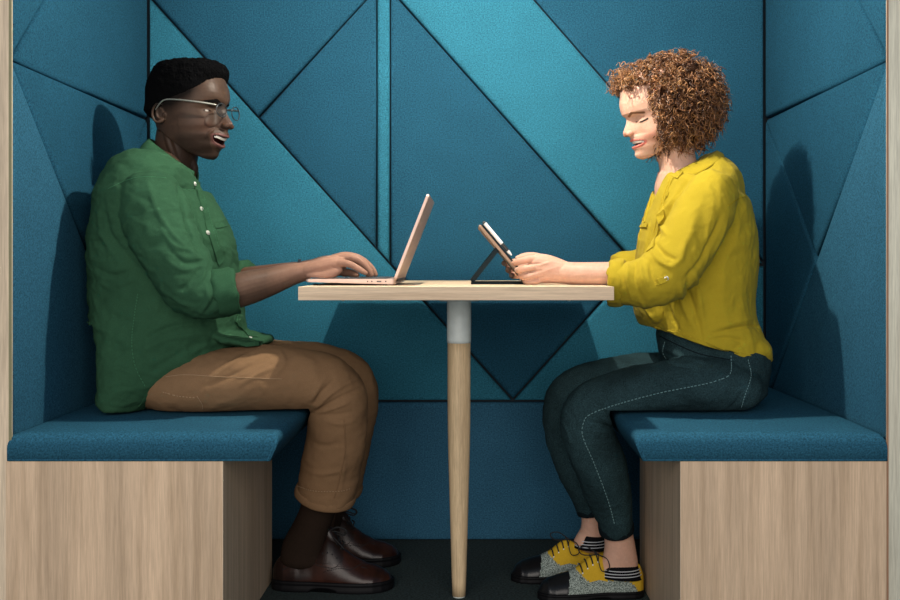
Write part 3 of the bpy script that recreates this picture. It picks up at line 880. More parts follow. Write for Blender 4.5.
# arms and hands, legs, torso core; all one body mesh
def man_arm():
    P = []
    P.append(PL([(150, 195, .24, 18, .045), (165, 235, .20, 19, .045), (188, 285, .18, 17, .042), (205, 297, .185, 17, .042), (232, 292, .20, 17.5, .042), (250, 287, .215, 17, .039), (268, 282, .23, 14.6, .035), (286, 276, .245, 12.2, .032), (300, 272.5, .252, 10.0, .031), (312, 270.5, .255, 9.6, .034)], k=5, seg=26))
    return P
palm = [[(306, 271.5, .254, 9.0, .033), (316, 269.5, .255, 10.0, .038), (327, 267, .256, 11.0, .042), (336, 264.5, .256, 10.0, .042), (343, 262.5, .257, 6.5, .038)],
        [(310, 276, .235, 5.0, .016), (322, 276, .228, 5.4, .017), (334, 272.5, .226, 5.0, .014), (340, 269, .226, 4.2, .010)]]
fing = [
    [(332, 266, .228, 4.2), (341, 263.2, .222, 4.1), (350, 264.5, .217, 3.7), (357, 268, .214, 3.3), (363, 271.5, .213, 2.9), (366.5, 273.6, .213, 2.2)],
    [(333, 261, .246, 4.5), (345, 257.5, .243, 4.3), (356, 259, .241, 4.0), (364, 264, .240, 3.6), (369.5, 270.5, .240, 3.2), (372, 275.5, .240, 2.4)],
    [(333, 259, .266, 4.6), (345, 256, .268, 4.4), (357, 257.8, .270, 4.0), (366, 263, .272, 3.6), (372.5, 269.5, .273, 3.2), (376, 275.3, .273, 2.4)],
    [(331, 261, .286, 4.6), (343, 259, .292, 4.3), (354, 261, .297, 3.9), (362, 266, .300, 3.5), (367, 271, .302, 3.1), (369.5, 275.6, .302, 2.4)],
    [(318, 271, .285, 5.6), (330, 271.5, .302, 4.9), (342, 272, .308, 4.2), (351, 273, .306, 3.8), (357.5, 275.4, .302, 3.1)]]
armV = union(man_arm() + hand_parts(palm, fing), .0017, 3)
V = getv(armV); m = (V[:, 0] > -.366) & (V[:, 2] < TZ + .0165); V[m, 2] = TZ + .0165; setv(armV, V)
# tendons on the back of the hand
folds(armV, [([(312, 263), (324, 259), (334, 255.5)], .0035, .0012), ([(314, 268), (326, 265), (337, 261)], .003, .0010), ([(303, 281), (318, 279), (334, 276)], .004, .0010),
             ([(330, 266), (336, 268.5), (341, 269.5)], .002, -.0012), ([(349, 257.5), (352, 260)], .0015, -.0007), ([(354, 265.5), (352, 268)], .0015, -.0007)])
palm2 = [[(300, 270, .40, 8.6, .028), (313, 268, .405, 8.8, .034), (326, 265, .41, 9.6, .040), (338, 262, .41, 6.5, .038)]]
fing2 = [[(330, 262, Yk, 4.2), (344, 259, Yk + .003, 4.0), (354, 261, Yk + .004, 3.7), (361, 266, Yk + .004, 3.3), (366, 272, Yk + .004, 2.8), (368, 275.5, Yk + .004, 2.2)] for Yk in (.385, .404, .423, .442)]
fing2.append([(312, 269, .380, 5.2), (325, 269, .366, 4.6), (338, 271, .362, 4.0), (347, 274.8, .362, 3.2)])
arm2 = union([PL([(160, 200, .60, 18, .045), (180, 240, .60, 18, .045), (200, 283, .58, 16, .042), (222, 286, .54, 16, .042), (246, 282, .49, 15, .038), (268, 277, .45, 12.5, .033), (287, 272.5, .42, 10, .029), (300, 270, .40, 8.6, .028)], k=5, seg=24)] + hand_parts(palm2, fing2), .0022, 3)
V = getv(arm2); m = (V[:, 0] > -.366) & (V[:, 2] < TZ + .0165); V[m, 2] = TZ + .0165; setv(arm2, V)
legs = union([
    PL([(130, 388, .42, 22, .14), (150, 300, .40, 40, .13), (155, 220, .40, 40, .15), (160, 180, .41, 26, .12), (168, 165, .42, 18, .06)], k=4),
    PL([(150, 385, .31, 20, .07), (230, 382, .30, 22, .07), (310, 380, .34, 22, .06), (342, 390, .36, 20, .055), (336, 440, .39, 18, .05), (328, 490, .43, 13, .04), (318, 520, .45, 10.5, .036), (308, 548, .46, 11, .036)], k=5),
    PL([(150, 380, .50, 20, .07), (230, 375, .52, 22, .07), (320, 373, .54, 21, .06), (346, 386, .55, 19, .055), (342, 440, .58, 16, .05), (336, 490, .62, 12, .04), (328, 520, .64, 10, .036), (318, 540, .65, 10, .036)], k=5)], .006, 3)
def mesh_parts(me): return getv(me), [tuple(p.vertices) for p in me.polygons]
aV, aF = mesh_parts(armV); bV, bF = mesh_parts(arm2); off_bench_end(legs, -1, .372, .459); lV, lF = mesh_parts(legs)
BV, BF = join([(headV, fc), (aV, aF), (bV, bF), (lV, lF)])
me = mesh_from('person', BV, BF)
col = np.tile(np.array(mskin), (len(BV), 1)); col[:len(Cc)] = Cc
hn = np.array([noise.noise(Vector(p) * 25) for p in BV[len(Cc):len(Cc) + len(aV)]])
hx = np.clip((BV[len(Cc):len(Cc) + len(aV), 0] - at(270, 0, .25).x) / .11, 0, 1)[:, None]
col[len(Cc):len(Cc) + len(aV)] = (np.array(mskin) * 1.75 * (1 - hx) + np.array((.30, .165, .115)) * hx) * (1 + .10 * hn)[:, None]  # skin lightens towards the hand; the light falling there is in the colour
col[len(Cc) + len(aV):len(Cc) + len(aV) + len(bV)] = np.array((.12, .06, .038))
setcol(me, col)
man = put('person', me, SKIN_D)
tag(man, 'smiling man with spectacles in green shirt and brown trousers typing on a laptop', 'person')
# teeth
tl = lipline(MH, mW - 5, mz + 3.2, mr - 3, -3.2, n=11, dz=mh_ - 5.6)
V, Fc = [], []
for i, p in enumerate(tl):
    for a, b in ((0, 4.8), (1.6, 3), (1.8, 0), (1.2, -3.6), (0, -5.0), (-3, -3.6), (-3, 3)): V.append((p[0] + a - .35 * (i % 2), p[1], p[2] + b))
for i in range(len(tl) - 1):
    for j in range(7): a = i * 7 + j; b = i * 7 + (j + 1) % 7; Fc.append((a, b, b + 7, a + 7))
put('teeth', mesh_from('teeth', MH.W(V), Fc), TEETH, man)

# hair: short flat top
hv, hf = [], []
hz = np.concatenate([np.linspace(98, 234, 70), 234 + 12 * np.sin(np.linspace(0, PI / 2, 10)[1:])]); nt = 110
for z in hz:
    xf = interp(z, [(98, -66), (108, -54), (120, -42), (127, -20), (133, 6), (140, 30), (148, 52), (157, 68), (169, 77), (182, 83), (192, 88), (200, 94), (212, 98), (224, 97), (236, 88), (242, 74), (246, 45)])
    xb = interp(z, [(98, -78), (108, -86), (120, -91), (150, -94), (175, -95), (200, -92), (222, -82), (236, -70), (245, -52), (249, -25)])
    w = interp(z, [(98, 30), (108, 58), (120, 72.5), (150, 76.5), (165, 78), (180, 79), (205, 78), (225, 73), (238, 63), (244, 45), (247, 22)])
    n = interp(z, [(98, 2.2), (130, 3.2), (170, 3.2), (200, 2.5), (249, 2.4)])
    cx, rx = (xf + xb) / 2, (xf - xb) / 2
    for k in range(nt):
        th = 2 * PI * k / nt; c, q = math.cos(th), math.sin(th)
        hv.append((cx + rx * math.copysign(abs(c) ** (2 / n), c), w * math.copysign(abs(q) ** (2 / n), q), z))
for i in range(len(hz) - 1):
    for j in range(nt): a = i * nt + j; b = i * nt + (j + 1) % nt; hf.append((a, b, b + nt, a + nt))
hf.append(tuple(range(nt))[::-1]); hf.append(tuple((len(hz) - 1) * nt + j for j in range(nt)))
hme = union([(np.array(hv), hf)], 1.7, 1)
V = getv(hme); N = getn(hme)
D = np.array([1.6 * noise.noise(Vector(p) * .085) + 1.3 * noise.noise(Vector(p) * .33) + .6 * noise.noise(Vector(p) * .8) for p in V])
D *= np.clip((V[:, 2] - 150) / 40, .25, 1.3)
setv(hme, MH.W(V + N * D[:, None])); put('hair', hme, HAIR_D, man)

# spectacles
gl = bpy.data.objects.new('spectacles', None); COL.objects.link(gl); gl.parent = man
zc_, xg = 116, 113
for sy in (-1, 1):
    rim = []
    for k in range(25):
        a = 2 * PI * k / 24; rim.append((xg - 3 * abs(math.cos(a) * 1) * (1 if sy * math.cos(a) > 0 else 0), sy * 33 + 21 * math.cos(a), zc_ + 16 * math.sin(a)))
    pts_mesh('rim', [tube([MH.P(*p) for p in rim], .0013, seg=7, k=2)], plain('dark spectacle rim', (.04, .045, .05), .3, .4) if sy < 0 else bpy.data.materials['dark spectacle rim'], gl)
    disc = [(xg - 3 * abs(math.cos(2 * PI * k / 30)) * (1 if sy * math.cos(2 * PI * k / 30) > 0 else 0), sy * 33 + 20.5 * math.cos(2 * PI * k / 30), zc_ + 15.5 * math.sin(2 * PI * k / 30)) for k in range(30)]
    V = [MH.P(*p) for p in disc] + [MH.P(p[0] - 1.2, p[1], p[2]) for p in disc]
    Fc = [tuple(range(30)), tuple(range(59, 29, -1))] + [(k, k + 30, (k + 1) % 30 + 30, (k + 1) % 30) for k in range(30)]
    put('lens', mesh_from('lens', V, Fc), LENS, gl, False)
    pts_mesh('temple_arm', [tube([MH.P(xg - 4, sy * 54, zc_ + 10), MH.P(85, sy * 70, zc_ + 14), MH.P(40, sy * 81, zc_ + 20), MH.P(-8, sy * 81, zc_ + 24), MH.P(-26, sy * 80, zc_ + 16), MH.P(-40, sy * 77, zc_ + 2)], [.0018, .0024, .0019, .0017, .0017, .0017], seg=8, k=4)], plain('pewter metal', (.33, .33, .29), .35, .6) if sy < 0 else bpy.data.materials['pewter metal'], gl)
pts_mesh('bridge', [tube([MH.P(xg, -12.5, zc_ + 3), MH.P(xg + 2, 0, zc_ + 6), MH.P(xg, 12.5, zc_ + 3)], .0014, seg=7, k=4)], bpy.data.materials['dark spectacle rim'], gl)

# shirt
sh = union([
    PL([(133, 400, .40, 22, .19), (141, 384, .40, 33, .20), (156, 358, .40, 59, .195), (167, 335, .40, 74, .195), (168, 310, .40, 73, .185), (165, 282, .40, 69.5, .182), (163, 255, .40, 69.5, .185), (158.5, 228, .40, 64, .190), (155.5, 207, .40, 56, .196), (154.5, 192, .40, 49, .196), (155.5, 187, .40, 43, .174), (156, 182, .405, 37, .135), (157, 178.5, .41, 29, .098), (158, 175, .415, 19, .070)], k=5, seg=48, power=2.2, capr=(.1, .1)),
    PL([(218, 326, .40, 5, .06), (232, 334, .39, 6, .10), (242, 338.0, .375, 5, .12), (253, 340, .37, 3.6, .115), (265, 341.5, .37, 2.2, .10)], k=5, seg=24, power=2.6),
    PL([(150, 194, .255, 28, .070), (155, 214, .235, 32, .072), (166, 240, .21, 32, .070), (179, 266, .195, 30, .066), (192, 286, .185, 27.5, .064), (207, 294, .188, 23.5, .060), (222, 292.5, .195, 20.5, .054), (233, 290.5, .20, 19.5, .050)], k=6, seg=36, capr=(.6, .1)),
    PL([(160, 194, .56, 28, .065), (172, 240, .58, 28, .065), (192, 280, .575, 25, .06), (215, 287, .55, 20, .052), (240, 282, .50, 17.5, .045)], k=6, seg=32, capr=(.6, .1))], .0038, 3)
hem_clip(sh, [(60, 409), (138, 409), (150, 396), (175, 372), (205, 357), (240, 348), (275, 345)], .24)
wrinkle(sh, .008, 7, (1, .6, 1.2), 3)
wrinkle(sh, .0055, 20, (1, .6, 1.5), 9)
wrinkle(sh, .0022, 50, (1, .7, 1.3), 19)
folds(sh, [
    ([(148, 184), (156, 206), (172, 232), (198, 258)], .0065, .0065), ([(154, 200), (168, 224), (190, 250)], .005, -.0035),
    ([(178, 186), (182, 206), (188, 228), (199, 254)], .006, -.010), ([(172, 184), (178, 204), (184, 222)], .005, .004),
    ([(104, 206), (110, 234), (132, 262), (150, 284)], .008, -.006), ([(98, 210), (102, 236), (120, 262)], .007, .004),
    ([(160, 226), (172, 244), (190, 252)], .004, .004), ([(168, 248), (184, 262), (200, 262)], .005, -.006), ([(165, 258), (182, 270), (202, 266)], .004, .005),
    ([(206, 262), (203, 276), (192, 290)], .004, .006), ([(200, 268), (192, 280), (180, 290)], .004, -.005),
    ([(205, 284), (208, 300), (200, 314)], .004, .005), ([(213, 282), (214, 300), (206, 312)], .004, -.005), ([(160, 288), (180, 302), (194, 306)], .005, .004),
    ([(146, 338), (176, 326), (210, 323)], .006, -.007), ([(140, 350), (172, 338), (215, 332)], .007, .005), ([(150, 372), (190, 348), (235, 335)], .006, -.003),
    ([(97, 269), (106, 274), (118, 276), (131, 270)], .006, -.006), ([(98, 281), (110, 286), (128, 282)], .006, .003),
    ([(106, 320), (114, 316), (130, 322)], .005, -.003), ([(108, 347), (118, 352), (130, 350)], .005, -.003), ([(106, 372), (120, 368), (134, 376)], .005, .003),
    ([(222, 240), (224, 256), (226, 268)], .004, -.003), ([(193, 196), (197, 216), (204, 240)], .004, .003),
    ([(110, 187), (128, 179), (146, 176), (164, 177), (178, 182)], .0022, -.0016)])
sh = msmooth(sh, 1, .5); V = getv(sh); V[:, 0] = np.maximum(V[:, 0], XL + .004); m = V[:, 2] < .4545; V[m, 2] = .4545; setv(sh, V)
shirt = put('shirt', sh, GREEN, man); tsh = bvh(sh)
stitch('yoke_edge', tsh, [(178, 187), (188, 190), (196, 190)], GSTITCH, shirt, .0007)
stitch('side_seam', tsh, [(138, 294), (134, 320), (132, 345), (136, 368), (146, 388)], GSTITCH, shirt, .0011, dash=.006)
stitch('yoke_seam', tsh, [(108, 189), (128, 180), (146, 177), (166, 178)], GSTITCH, shirt, .0007)
strip('button_placket', tsh, [(198, 184), (203, 204), (209.5, 226), (217, 250), (221, 264)], .026, GREENL, shirt, .0012)
stitch('placket_seam', tsh, [(201, 190), (207, 210), (213, 232), (219, 252)], GSTITCH, shirt, .0007, .003, dash=.006)
for bx, by in ((201.2, 209), (207.5, 233)): button(tsh, bx, by, BUTTON, shirt)
strip('chest_pocket', tsh, [(214, 227), (221, 226), (227, 224.5)], .010, GREENL, shirt, .0012)
stitch('pocket_seam', tsh, [(215, 228), (219, 244), (222, 258)], GSTITCH, shirt, .0008)
strip('hem', tsh, [(140, 406), (152, 391), (170, 375), (190, 363), (212, 354), (238, 346), (262, 343)], .010, GREENL, shirt, .0006, .0012)
strip('front_placket_end', tsh, [(236, 318), (244, 328), (253, 337)], .022, GREENL, shirt, .001)
button(tsh, 250.5, 338, BUTTON, shirt, .0035)
# turned collar, cuffs
pU0, pU1 = at(151, 139, .43), at(197, 173, .43)
pL0, pL1 = at(142, 155, .43), at(191, 188, .43)
col_ = collar('collar', (pU0 + pU1) / 2, (pU1 - pU0) / 2, .066, (pL0 + pL1) / 2, (pL1 - pL0) / 2, .108, .30, GREENL, shirt, thick=.0035)
button(bvh_ if False else tsh, 194.5, 184, BUTTON, shirt, .0055)
cuff_band('sleeve_cuff', at(214, 294, .192), at(237.5, 290.5, .203), px(22.3, .2), .060, GREENL, shirt, .005, flare=.96, amp=.006, seed=2)
cuff_band('sleeve_cuff', at(226, 285, .525), at(248, 280, .487), px(20, .5), .053, GREENL, shirt, .0045, flare=.97, amp=.003, seed=5)
pts_mesh('undershirt', [PL([(178, 186, .43, 20, .080), (179, 179, .43, 17.5, .062), (180, 174, .43, 15, .056)], k=4, seg=32)], plain('black cotton', (.008, .009, .010), .9), man)

# bracelet on the far wrist
V, Fc = [], []
bc = at(301, 269.5, .402); bt = (at(313, 268, .405) - at(300, 270, .40)).normalized()
pts_mesh('bracelet', [loft([(*(bc - bt * .004), px(9.4, .4), .031), (*(bc - bt * .004), px(10.4, .4), .033), (*(bc + bt * .004), px(10.4, .4), .033), (*(bc + bt * .004), px(9.4, .4), .031)], k=1, seg=32, cap=False)], BRACE, man)

# trousers
tr = union([
    PL([(124, 388, .40, 18, .12), (140, 384, .40, 22, .145), (170, 381, .40, 27, .175), (210, 377, .40, 25, .165), (238, 371, .40, 19, .13)], k=4, seg=36),
    PL([(168, 386, .31, 24, .085), (192, 384, .29, 28, .092), (230, 380, .29, 31.5, .095), (270, 378, .31, 32, .088), (305, 380, .33, 30, .082), (328, 385, .345, 28, .077), (340, 398, .355, 26, .074), (338, 416, .36, 28, .073), (336, 440, .375, 29, .072), (331, 468, .40, 29, .070), (326, 495, .42, 28, .066)], k=6, seg=40, capr=(.6, .05)),
    PL([(160, 380, .50, 26, .09), (210, 374, .51, 29, .09), (270, 371, .52, 30, .085), (315, 371, .53, 27.5, .08), (342, 377, .54, 26, .076), (353, 394, .545, 25, .073), (350, 420, .555, 24.5, .07), (344, 452, .58, 23.5, .066), (338, 487, .61, 22, .06)], k=6, seg=36, capr=(.6, .05))], .0045, 4)
wrinkle(tr, .006, 8, (1, .7, 1.2), 31)
wrinkle(tr, .0022, 24, (1, .8, 1.4), 37)
folds(tr, [
    ([(316, 408), (328, 396), (342, 386), (358, 378)], .004, .006), ([(317, 411), (332, 402), (348, 394), (362, 388)], .0035, -.005), ([(318, 413), (334, 408), (350, 402)], .0035, .005),
    ([(314, 404), (322, 392), (334, 380)], .0035, -.005), ([(312, 400), (318, 388), (326, 378)], .004, .004), ([(318, 415), (336, 415), (352, 412)], .004, -.004), ([(324, 420), (340, 424), (356, 420)], .005, .003),
    ([(212, 378), (228, 366), (252, 352)], .006, .005), ([(225, 380), (243, 370), (266, 358)], .005, -.005), ([(240, 385), (258, 374), (280, 366)], .005, .004), ([(205, 386), (222, 380), (236, 372)], .005, -.004),
    ([(280, 350), (284, 364), (270, 380)], .005, .003), ([(196, 368), (203, 388), (204, 405)], .003, -.003),
    ([(310, 440), (322, 446), (338, 444)], .006, -.003), ([(306, 470), (322, 474), (345, 470)], .006, .0025), ([(340, 430), (344, 462), (340, 495)], .006, .0025)])
off_bench_end(tr, -1, .372, .4570)
trousers = put('trousers', tr, KHAKI, man); ttr = bvh(tr)
stitch('outer_seam', ttr, [(166, 377), (182, 375), (200, 375.5), (225, 377), (250, 378), (282, 379)], KSTITCH, trousers, .0008)
stitch('back_pocket_seam', ttr, [(163, 392), (178, 396), (198, 398)], KSTITCH, trousers, .0010, dash=.006)
stitch('front_pocket_seam', ttr, [(197, 396), (202, 404), (203, 409)], KSTITCH, trousers, .0009)
stitch('leg_seam', ttr, [(344, 420), (345, 450), (339, 480), (334, 498)], KHAKI, trousers, .0012)
cuff_band('trouser_hem', at(326.5, 489.5, .419), at(325, 498, .425), px(29.3, .42), .0675, KHAKI, trousers, .0035, amp=.0015)
cuff_band('trouser_hem', at(338.8, 482, .607), at(337.5, 490, .612), px(23.2, .61), .062, KHAKI, trousers, .0035, amp=.0015)
stitch('hem_seam', bvh(bpy.data.objects[trousers.children[-2].name].data) if False else ttr, [(299, 486), (312, 490), (328, 491), (344, 490), (351, 487)], KSTITCH, trousers, .0009, .003, dash=.005)
# socks
pts_mesh('sock', [PL([(323, 495, .43, 18, .045), (316, 515, .445, 17.5, .043), (309, 532, .455, 18.5, .042), (303, 548, .46, 21, .040), (302, 560, .46, 22, .038)], k=5, seg=30)], SOCK, man)
pts_mesh('sock', [PL([(336, 482, .62, 16, .042), (331, 505, .635, 15, .040), (326, 522, .65, 15, .038), (318, 540, .655, 19, .038)], k=5, seg=30)], SOCK, man)
# brogues
hsM = [(0, .050), (.03, .070), (.08, .086), (.16, .090), (.24, .084), (.32, .092), (.40, .112), (.46, .130), (.51, .124), (.59, .102), (.68, .082), (.78, .066), (.86, .060), (.93, .050), (.97, .040), (1, .022)]
wsM = [(0, .006), (.015, .016), (.04, .024), (.1, .031), (.2, .034), (.35, .034), (.5, .040), (.65, .046), (.75, .048), (.85, .045), (.92, .036), (.97, .022), (.99, .012), (1, .004)]
def brogue(origin, yaw):
    M = Matrix.Translation(origin) @ Matrix.Rotation(yaw, 4, 'Z')
    root = bpy.data.objects.new('shoe', None); COL.objects.link(root); root.parent = man
    Ls = .292
    up = shoe(M, Ls, hsM, wsM, [LEATH, LEATHD], lambda u, z, y: 1 if (.38 < u < .60 and z > .066) or (u < .10 and z < .07) else 0, root, sole_t=.024, heel=.010)
    t = bvh(up.data)
    def q(u, z, off=.001):        # point on the camera side of the upper
        p = M @ Vector((u * Ls, -.10, z)); d = (M.to_3x3() @ Vector((0, 1, 0)))
        loc, n, i, dd = t.ray_cast(p, d)
        if loc is None: loc, n, i, dd = t.find_nearest(M @ Vector((u * Ls, -.03, z)))
        return loc + n * off
    # perforated seams: lines of small punched dots
    def dl(P, k=9):
        dots = []
        for a in catmull(P, k): p = q(a[0], a[1]); dots.append(sphere(p, .0019, 6, 4))
        pts_mesh('punched_line', dots, CORD, root)
    dl([(.28, .078), (.38, .064), (.46, .060), (.54, .060), (.60, .080)], 7)
    dl([(.48, .052), (.58, .058), (.66, .054), (.74, .062), (.80, .064)], 7)
    dl([(.10, .050), (.16, .060), (.20, .076)], 6)
    sm = [tube([q(*a, off=.0008) for a in catmull(P, 5)], .0011, seg=6, k=1) for P in ([(.20, .086), (.32, .072), (.42, .068), (.50, .070)], [(.44, .048), (.56, .062), (.66, .058), (.76, .066)], [(.02, .074), (.08, .088), (.16, .094), (.25, .086), (.32, .094)])]
    pts_mesh('welted_seam', sm, LEATHD, root)
    lc = []
    for k, (u, z) in enumerate(((.43, .102), (.47, .104), (.51, .100), (.55, .092))):
        a = q(u, z - .012, .0015); b = M @ Vector((u * Ls + .012, 0, interp(u + .04, hsM) + .004)); c = M @ Vector((u * Ls + .006, .022, interp(u, hsM) - .006))
        lc.append(tube([a, (a + b) / 2 + Vector((0, 0, .004)), b, c], .0019, seg=7, k=4))
        lc.append(sphere(a, .0026, 8, 6))
    top = M @ Vector((.46 * Ls, -.004, .134))
    for dx, dy, dz in ((.045, -.012, .004), (.040, .014, -.004)):
        lc.append(tube([top, top + Vector((dx * .5, dy, dz + .012)), top + Vector((dx, dy * 1.2, dz + .006)), top + Vector((dx * .95, dy * .8, dz - .006)), top + Vector((dx * .4, dy * .4, dz)), top], .0016, seg=7, k=5))
    lc.append(tube([top, top + Vector((.02, -.016, -.012)), top + Vector((.042, -.022, -.034))], .0015, seg=6, k=4))
    pts_mesh('laces', lc, CORD, root)
    pts_mesh('tongue', [tube([M @ Vector((.54 * Ls, 0, .098)), M @ Vector((.485 * Ls, 0, .120)), M @ Vector((.45 * Ls, 0, .140))], [.012, .016, .013], seg=14, k=5)], LEATHD, root)
    return root
brogue(Vector((at(273, 0, .465).x, .465, 0)), math.radians(-1))
brogue(Vector((at(288, 0, .665).x, .665, 0)), math.radians(3))

# ================================================================== THE WOMAN
wskin = (.56, .335, .245)
PIT = math.radians(14); WY = .425
Mw_ = Matrix.Translation(at(665, 115, WY)) @ Matrix.Rotation(PI + math.radians(12), 4, 'Z') @ Matrix.Rotation(PIT, 4, 'Y') @ Matrix.Translation((0, 0, -.092))
WH = Head(
    mid=[(0, 74), (3, 86), (8, 95), (15, 98), (21, 95), (25, 95), (30, 98), (36, 95), (45, 95), (51, 99), (55, 97), (60, 99), (66, 111), (71, 115), (76, 113), (84, 107), (92, 102), (100, 98), (106, 99), (114, 104), (126, 104), (140, 103), (168, 94), (190, 80), (208, 52), (219, 0)],
    xf=[(0, 58), (10, 74), (25, 80), (45, 82), (60, 84), (80, 85), (92, 83), (104, 86), (114, 94), (126, 98), (140, 97), (168, 88), (190, 74), (208, 50), (219, 0)],
    xb=[(0, -50), (60, -62), (100, -78), (130, -84), (170, -80), (200, -55), (219, -10)],
    w=[(0, 26), (8, 35), (22, 46), (45, 57), (70, 63), (100, 67), (130, 69), (165, 66), (195, 50), (210, 32), (219, 6)],
    n=[(0, 1.9), (40, 2.05), (80, 2.2), (110, 2.4), (150, 2.4), (219, 2)],
    jaw=[(-100, 80), (-40, 66), (-10, 46), (10, 30), (40, 12), (65, 2), (80, 0), (120, 0)],
    sig=[(0, 24), (15, 22), (25, 28), (45, 32), (57, 28), (62, 12), (71, 12.5), (84, 10.5), (98, 10), (106, 14), (114, 36), (140, 45), (219, 45)],
    M=Mw_, top=219)
parts = [WH.skull()]
Mi = Mw_.inverted()
def loc(x, y, Y):
    p = Mi @ at(x, y, Y); return (p.x * 1000, p.y * 1000, p.z * 1000)
nk = [(671, 128, .425, 46, 44), (674, 145, .425, 47, 46), (677, 160, .425, 44, 46), (679, 172, .425, 46, 52), (683, 188, .425, 56, 80), (690, 208, .425, 80, 120)]
parts.append(loft([(*loc(x, y, Y), a, b) for x, y, Y, a, b in nk], k=6, seg=40))
# open neckline: breast bone and upper chest
parts.append(loft([(*loc(668, 176, .425), 24, 40), (*loc(664, 188, .425), 20, 36), (*loc(664, 202, .425), 18, 26), (*loc(662, 216, .425), 14, 14)], k=5, seg=28))
for sy in (-1, 1):
    parts += ear(sy, (-22, sy * 63, 92), 20, 13, 9)
    parts.append(sphere((102, sy * 10.5, 68), (8.5, 6.2, 6)))
    parts.append(tube([(-20, sy * 44, 66), loc(673, 160, .425 + (-.030 if sy > 0 else .030)), loc(668, 182, .425 + (-.012 if sy > 0 else .012))], [8, 8, 6], k=5))
    parts.append(tube([loc(666, 186, .425 + (-.01 if sy > 0 else .01)), loc(676, 180, .425 + (-.09 if sy > 0 else .09))], [6, 6], k=4))
ww, wz, wr, wh = 28, 42.5, -0.4, 6.2
upl = lipline(WH, ww, wz + 1.5, wr - 1.5, -1.0, dz=wh + .6)
lol = lipline(WH, ww, wz - 1.5, wr + 1.5, -1.2, dz=-wh - 1.0)
parts.append(tube(upl, [1.2] + [2.4] * 2 + [3.1] * 3 + [2.4] * 2 + [1.2], k=4))
parts.append(tube(lol, [1.2] + [3.4] * 2 + [4.8] * 3 + [3.4] * 2 + [1.2], k=4))
lash = []
for sy in (-1, 1):
    lash.append(([sp(WH, sy * 18, 91, 1), sp(WH, sy * 26, 88.0, 3.5), sp(WH, sy * 35, 87.6, 2.5), sp(WH, sy * 45, 91, 0)], 2.0, (.012, .010, .008)))
    lash.append(([sp(WH, sy * 12, 107, 0), sp(WH, sy * 28, 112.5, 1), sp(WH, sy * 46, 107, 0)], 2.8, (.17, .085, .045)))
    lash.append(([(107, sy * 7, 63), (104, sy * 9, 62.5)], 1.2, (.16, .06, .04)))
cfg = dict(skin=wskin, ey=32, ez=92, nz=71, socket=6, bulge=6.5, cheek=(.60, .24, .17), blush=.55, lip=(.50, .15, .12), mouthc=(.14, .03, .03), cheekp=5,
           lips=[(upl, 2.9), (lol, 4.4)], lines=lash, freckle=(.38, .18, .10))
V, fc, Cc = finish_head(WH, parts, None, dict(w=ww, z=wz, rise=wr, h=wh, depth=10), cfg)
V[:, 0] = V[:, 0]
headV = WH.W(V)

armW = union([PL([(712, 195, .26, 16, .040), (692, 235, .23, 17, .040), (662, 275, .205, 15, .038), (640, 278, .215, 14.5, .036), (622, 276, .225, 13.0, .035), (604, 274.5, .235, 12.4, .034), (586, 274, .24, 11.8, .030), (572, 273.5, .245, 11.2, .027), (562, 272.5, .25, 11.4, .025)], k=5, seg=26)] + hand_parts(
    [[(566, 273, .25, 11.2, .024), (555, 270.5, .252, 13.2, .025), (546, 269, .253, 14.6, .025), (538, 268.5, .253, 14.8, .022), (533, 269, .252, 12.0, .018)]],
    [[(540, 259.5, .250, 4.0), (531, 259.0, .245, 3.7), (523, 260.5, .248, 3.6), (517, 262.2, .262, 3.5), (514, 263, .272, 2.8)],
     [(538, 266.8, .244, 3.7), (529, 268.2, .235, 3.5), (522, 269.4, .239, 3.4), (518, 270.2, .258, 3.4), (517, 270, .272, 2.8)],
     [(539, 274, .243, 3.6), (531, 275.6, .235, 3.4), (525, 276.5, .239, 3.3), (521.5, 276.6, .256, 3.2), (520, 276, .270, 2.7)],
     [(541, 280.3, .246, 3.2), (534, 281.8, .240, 3.0), (528, 282.2, .244, 2.8), (525, 281.2, .258, 2.8)],
     [(548, 262, .275, 5.2), (538, 258, .290, 4.8), (529, 256.8, .297, 4.2), (522, 257.6, .300, 3.7), (517, 258.8, .300, 3.0)]]), .0014, 2)
folds(armW, [([(541, 263.5), (530, 263.8), (519, 266)], .0018, -.0028), ([(541, 270.5), (530, 271.8), (521, 273)], .0018, -.0028), ([(542, 277), (533, 278.6), (526, 279)], .0018, -.0025), ([(552, 262), (545, 263.5), (538, 266)], .003, .0012), ([(560, 266), (548, 270), (538, 274)], .003, .0009), ([(548, 276), (540, 277)], .0025, -.0008), ([(566, 280), (575, 276), (588, 274)], .004, .0008),
             ([(530, 257.5), (529.5, 262)], .0015, -.0007), ([(528.5, 267), (529, 271)], .0015, -.0007)])
V = getv(armW); m = (V[:, 0] < .294) & (V[:, 2] < TZ + .0008); V[m, 2] = TZ + .0008; setv(armW, V); off_tablet(armW)
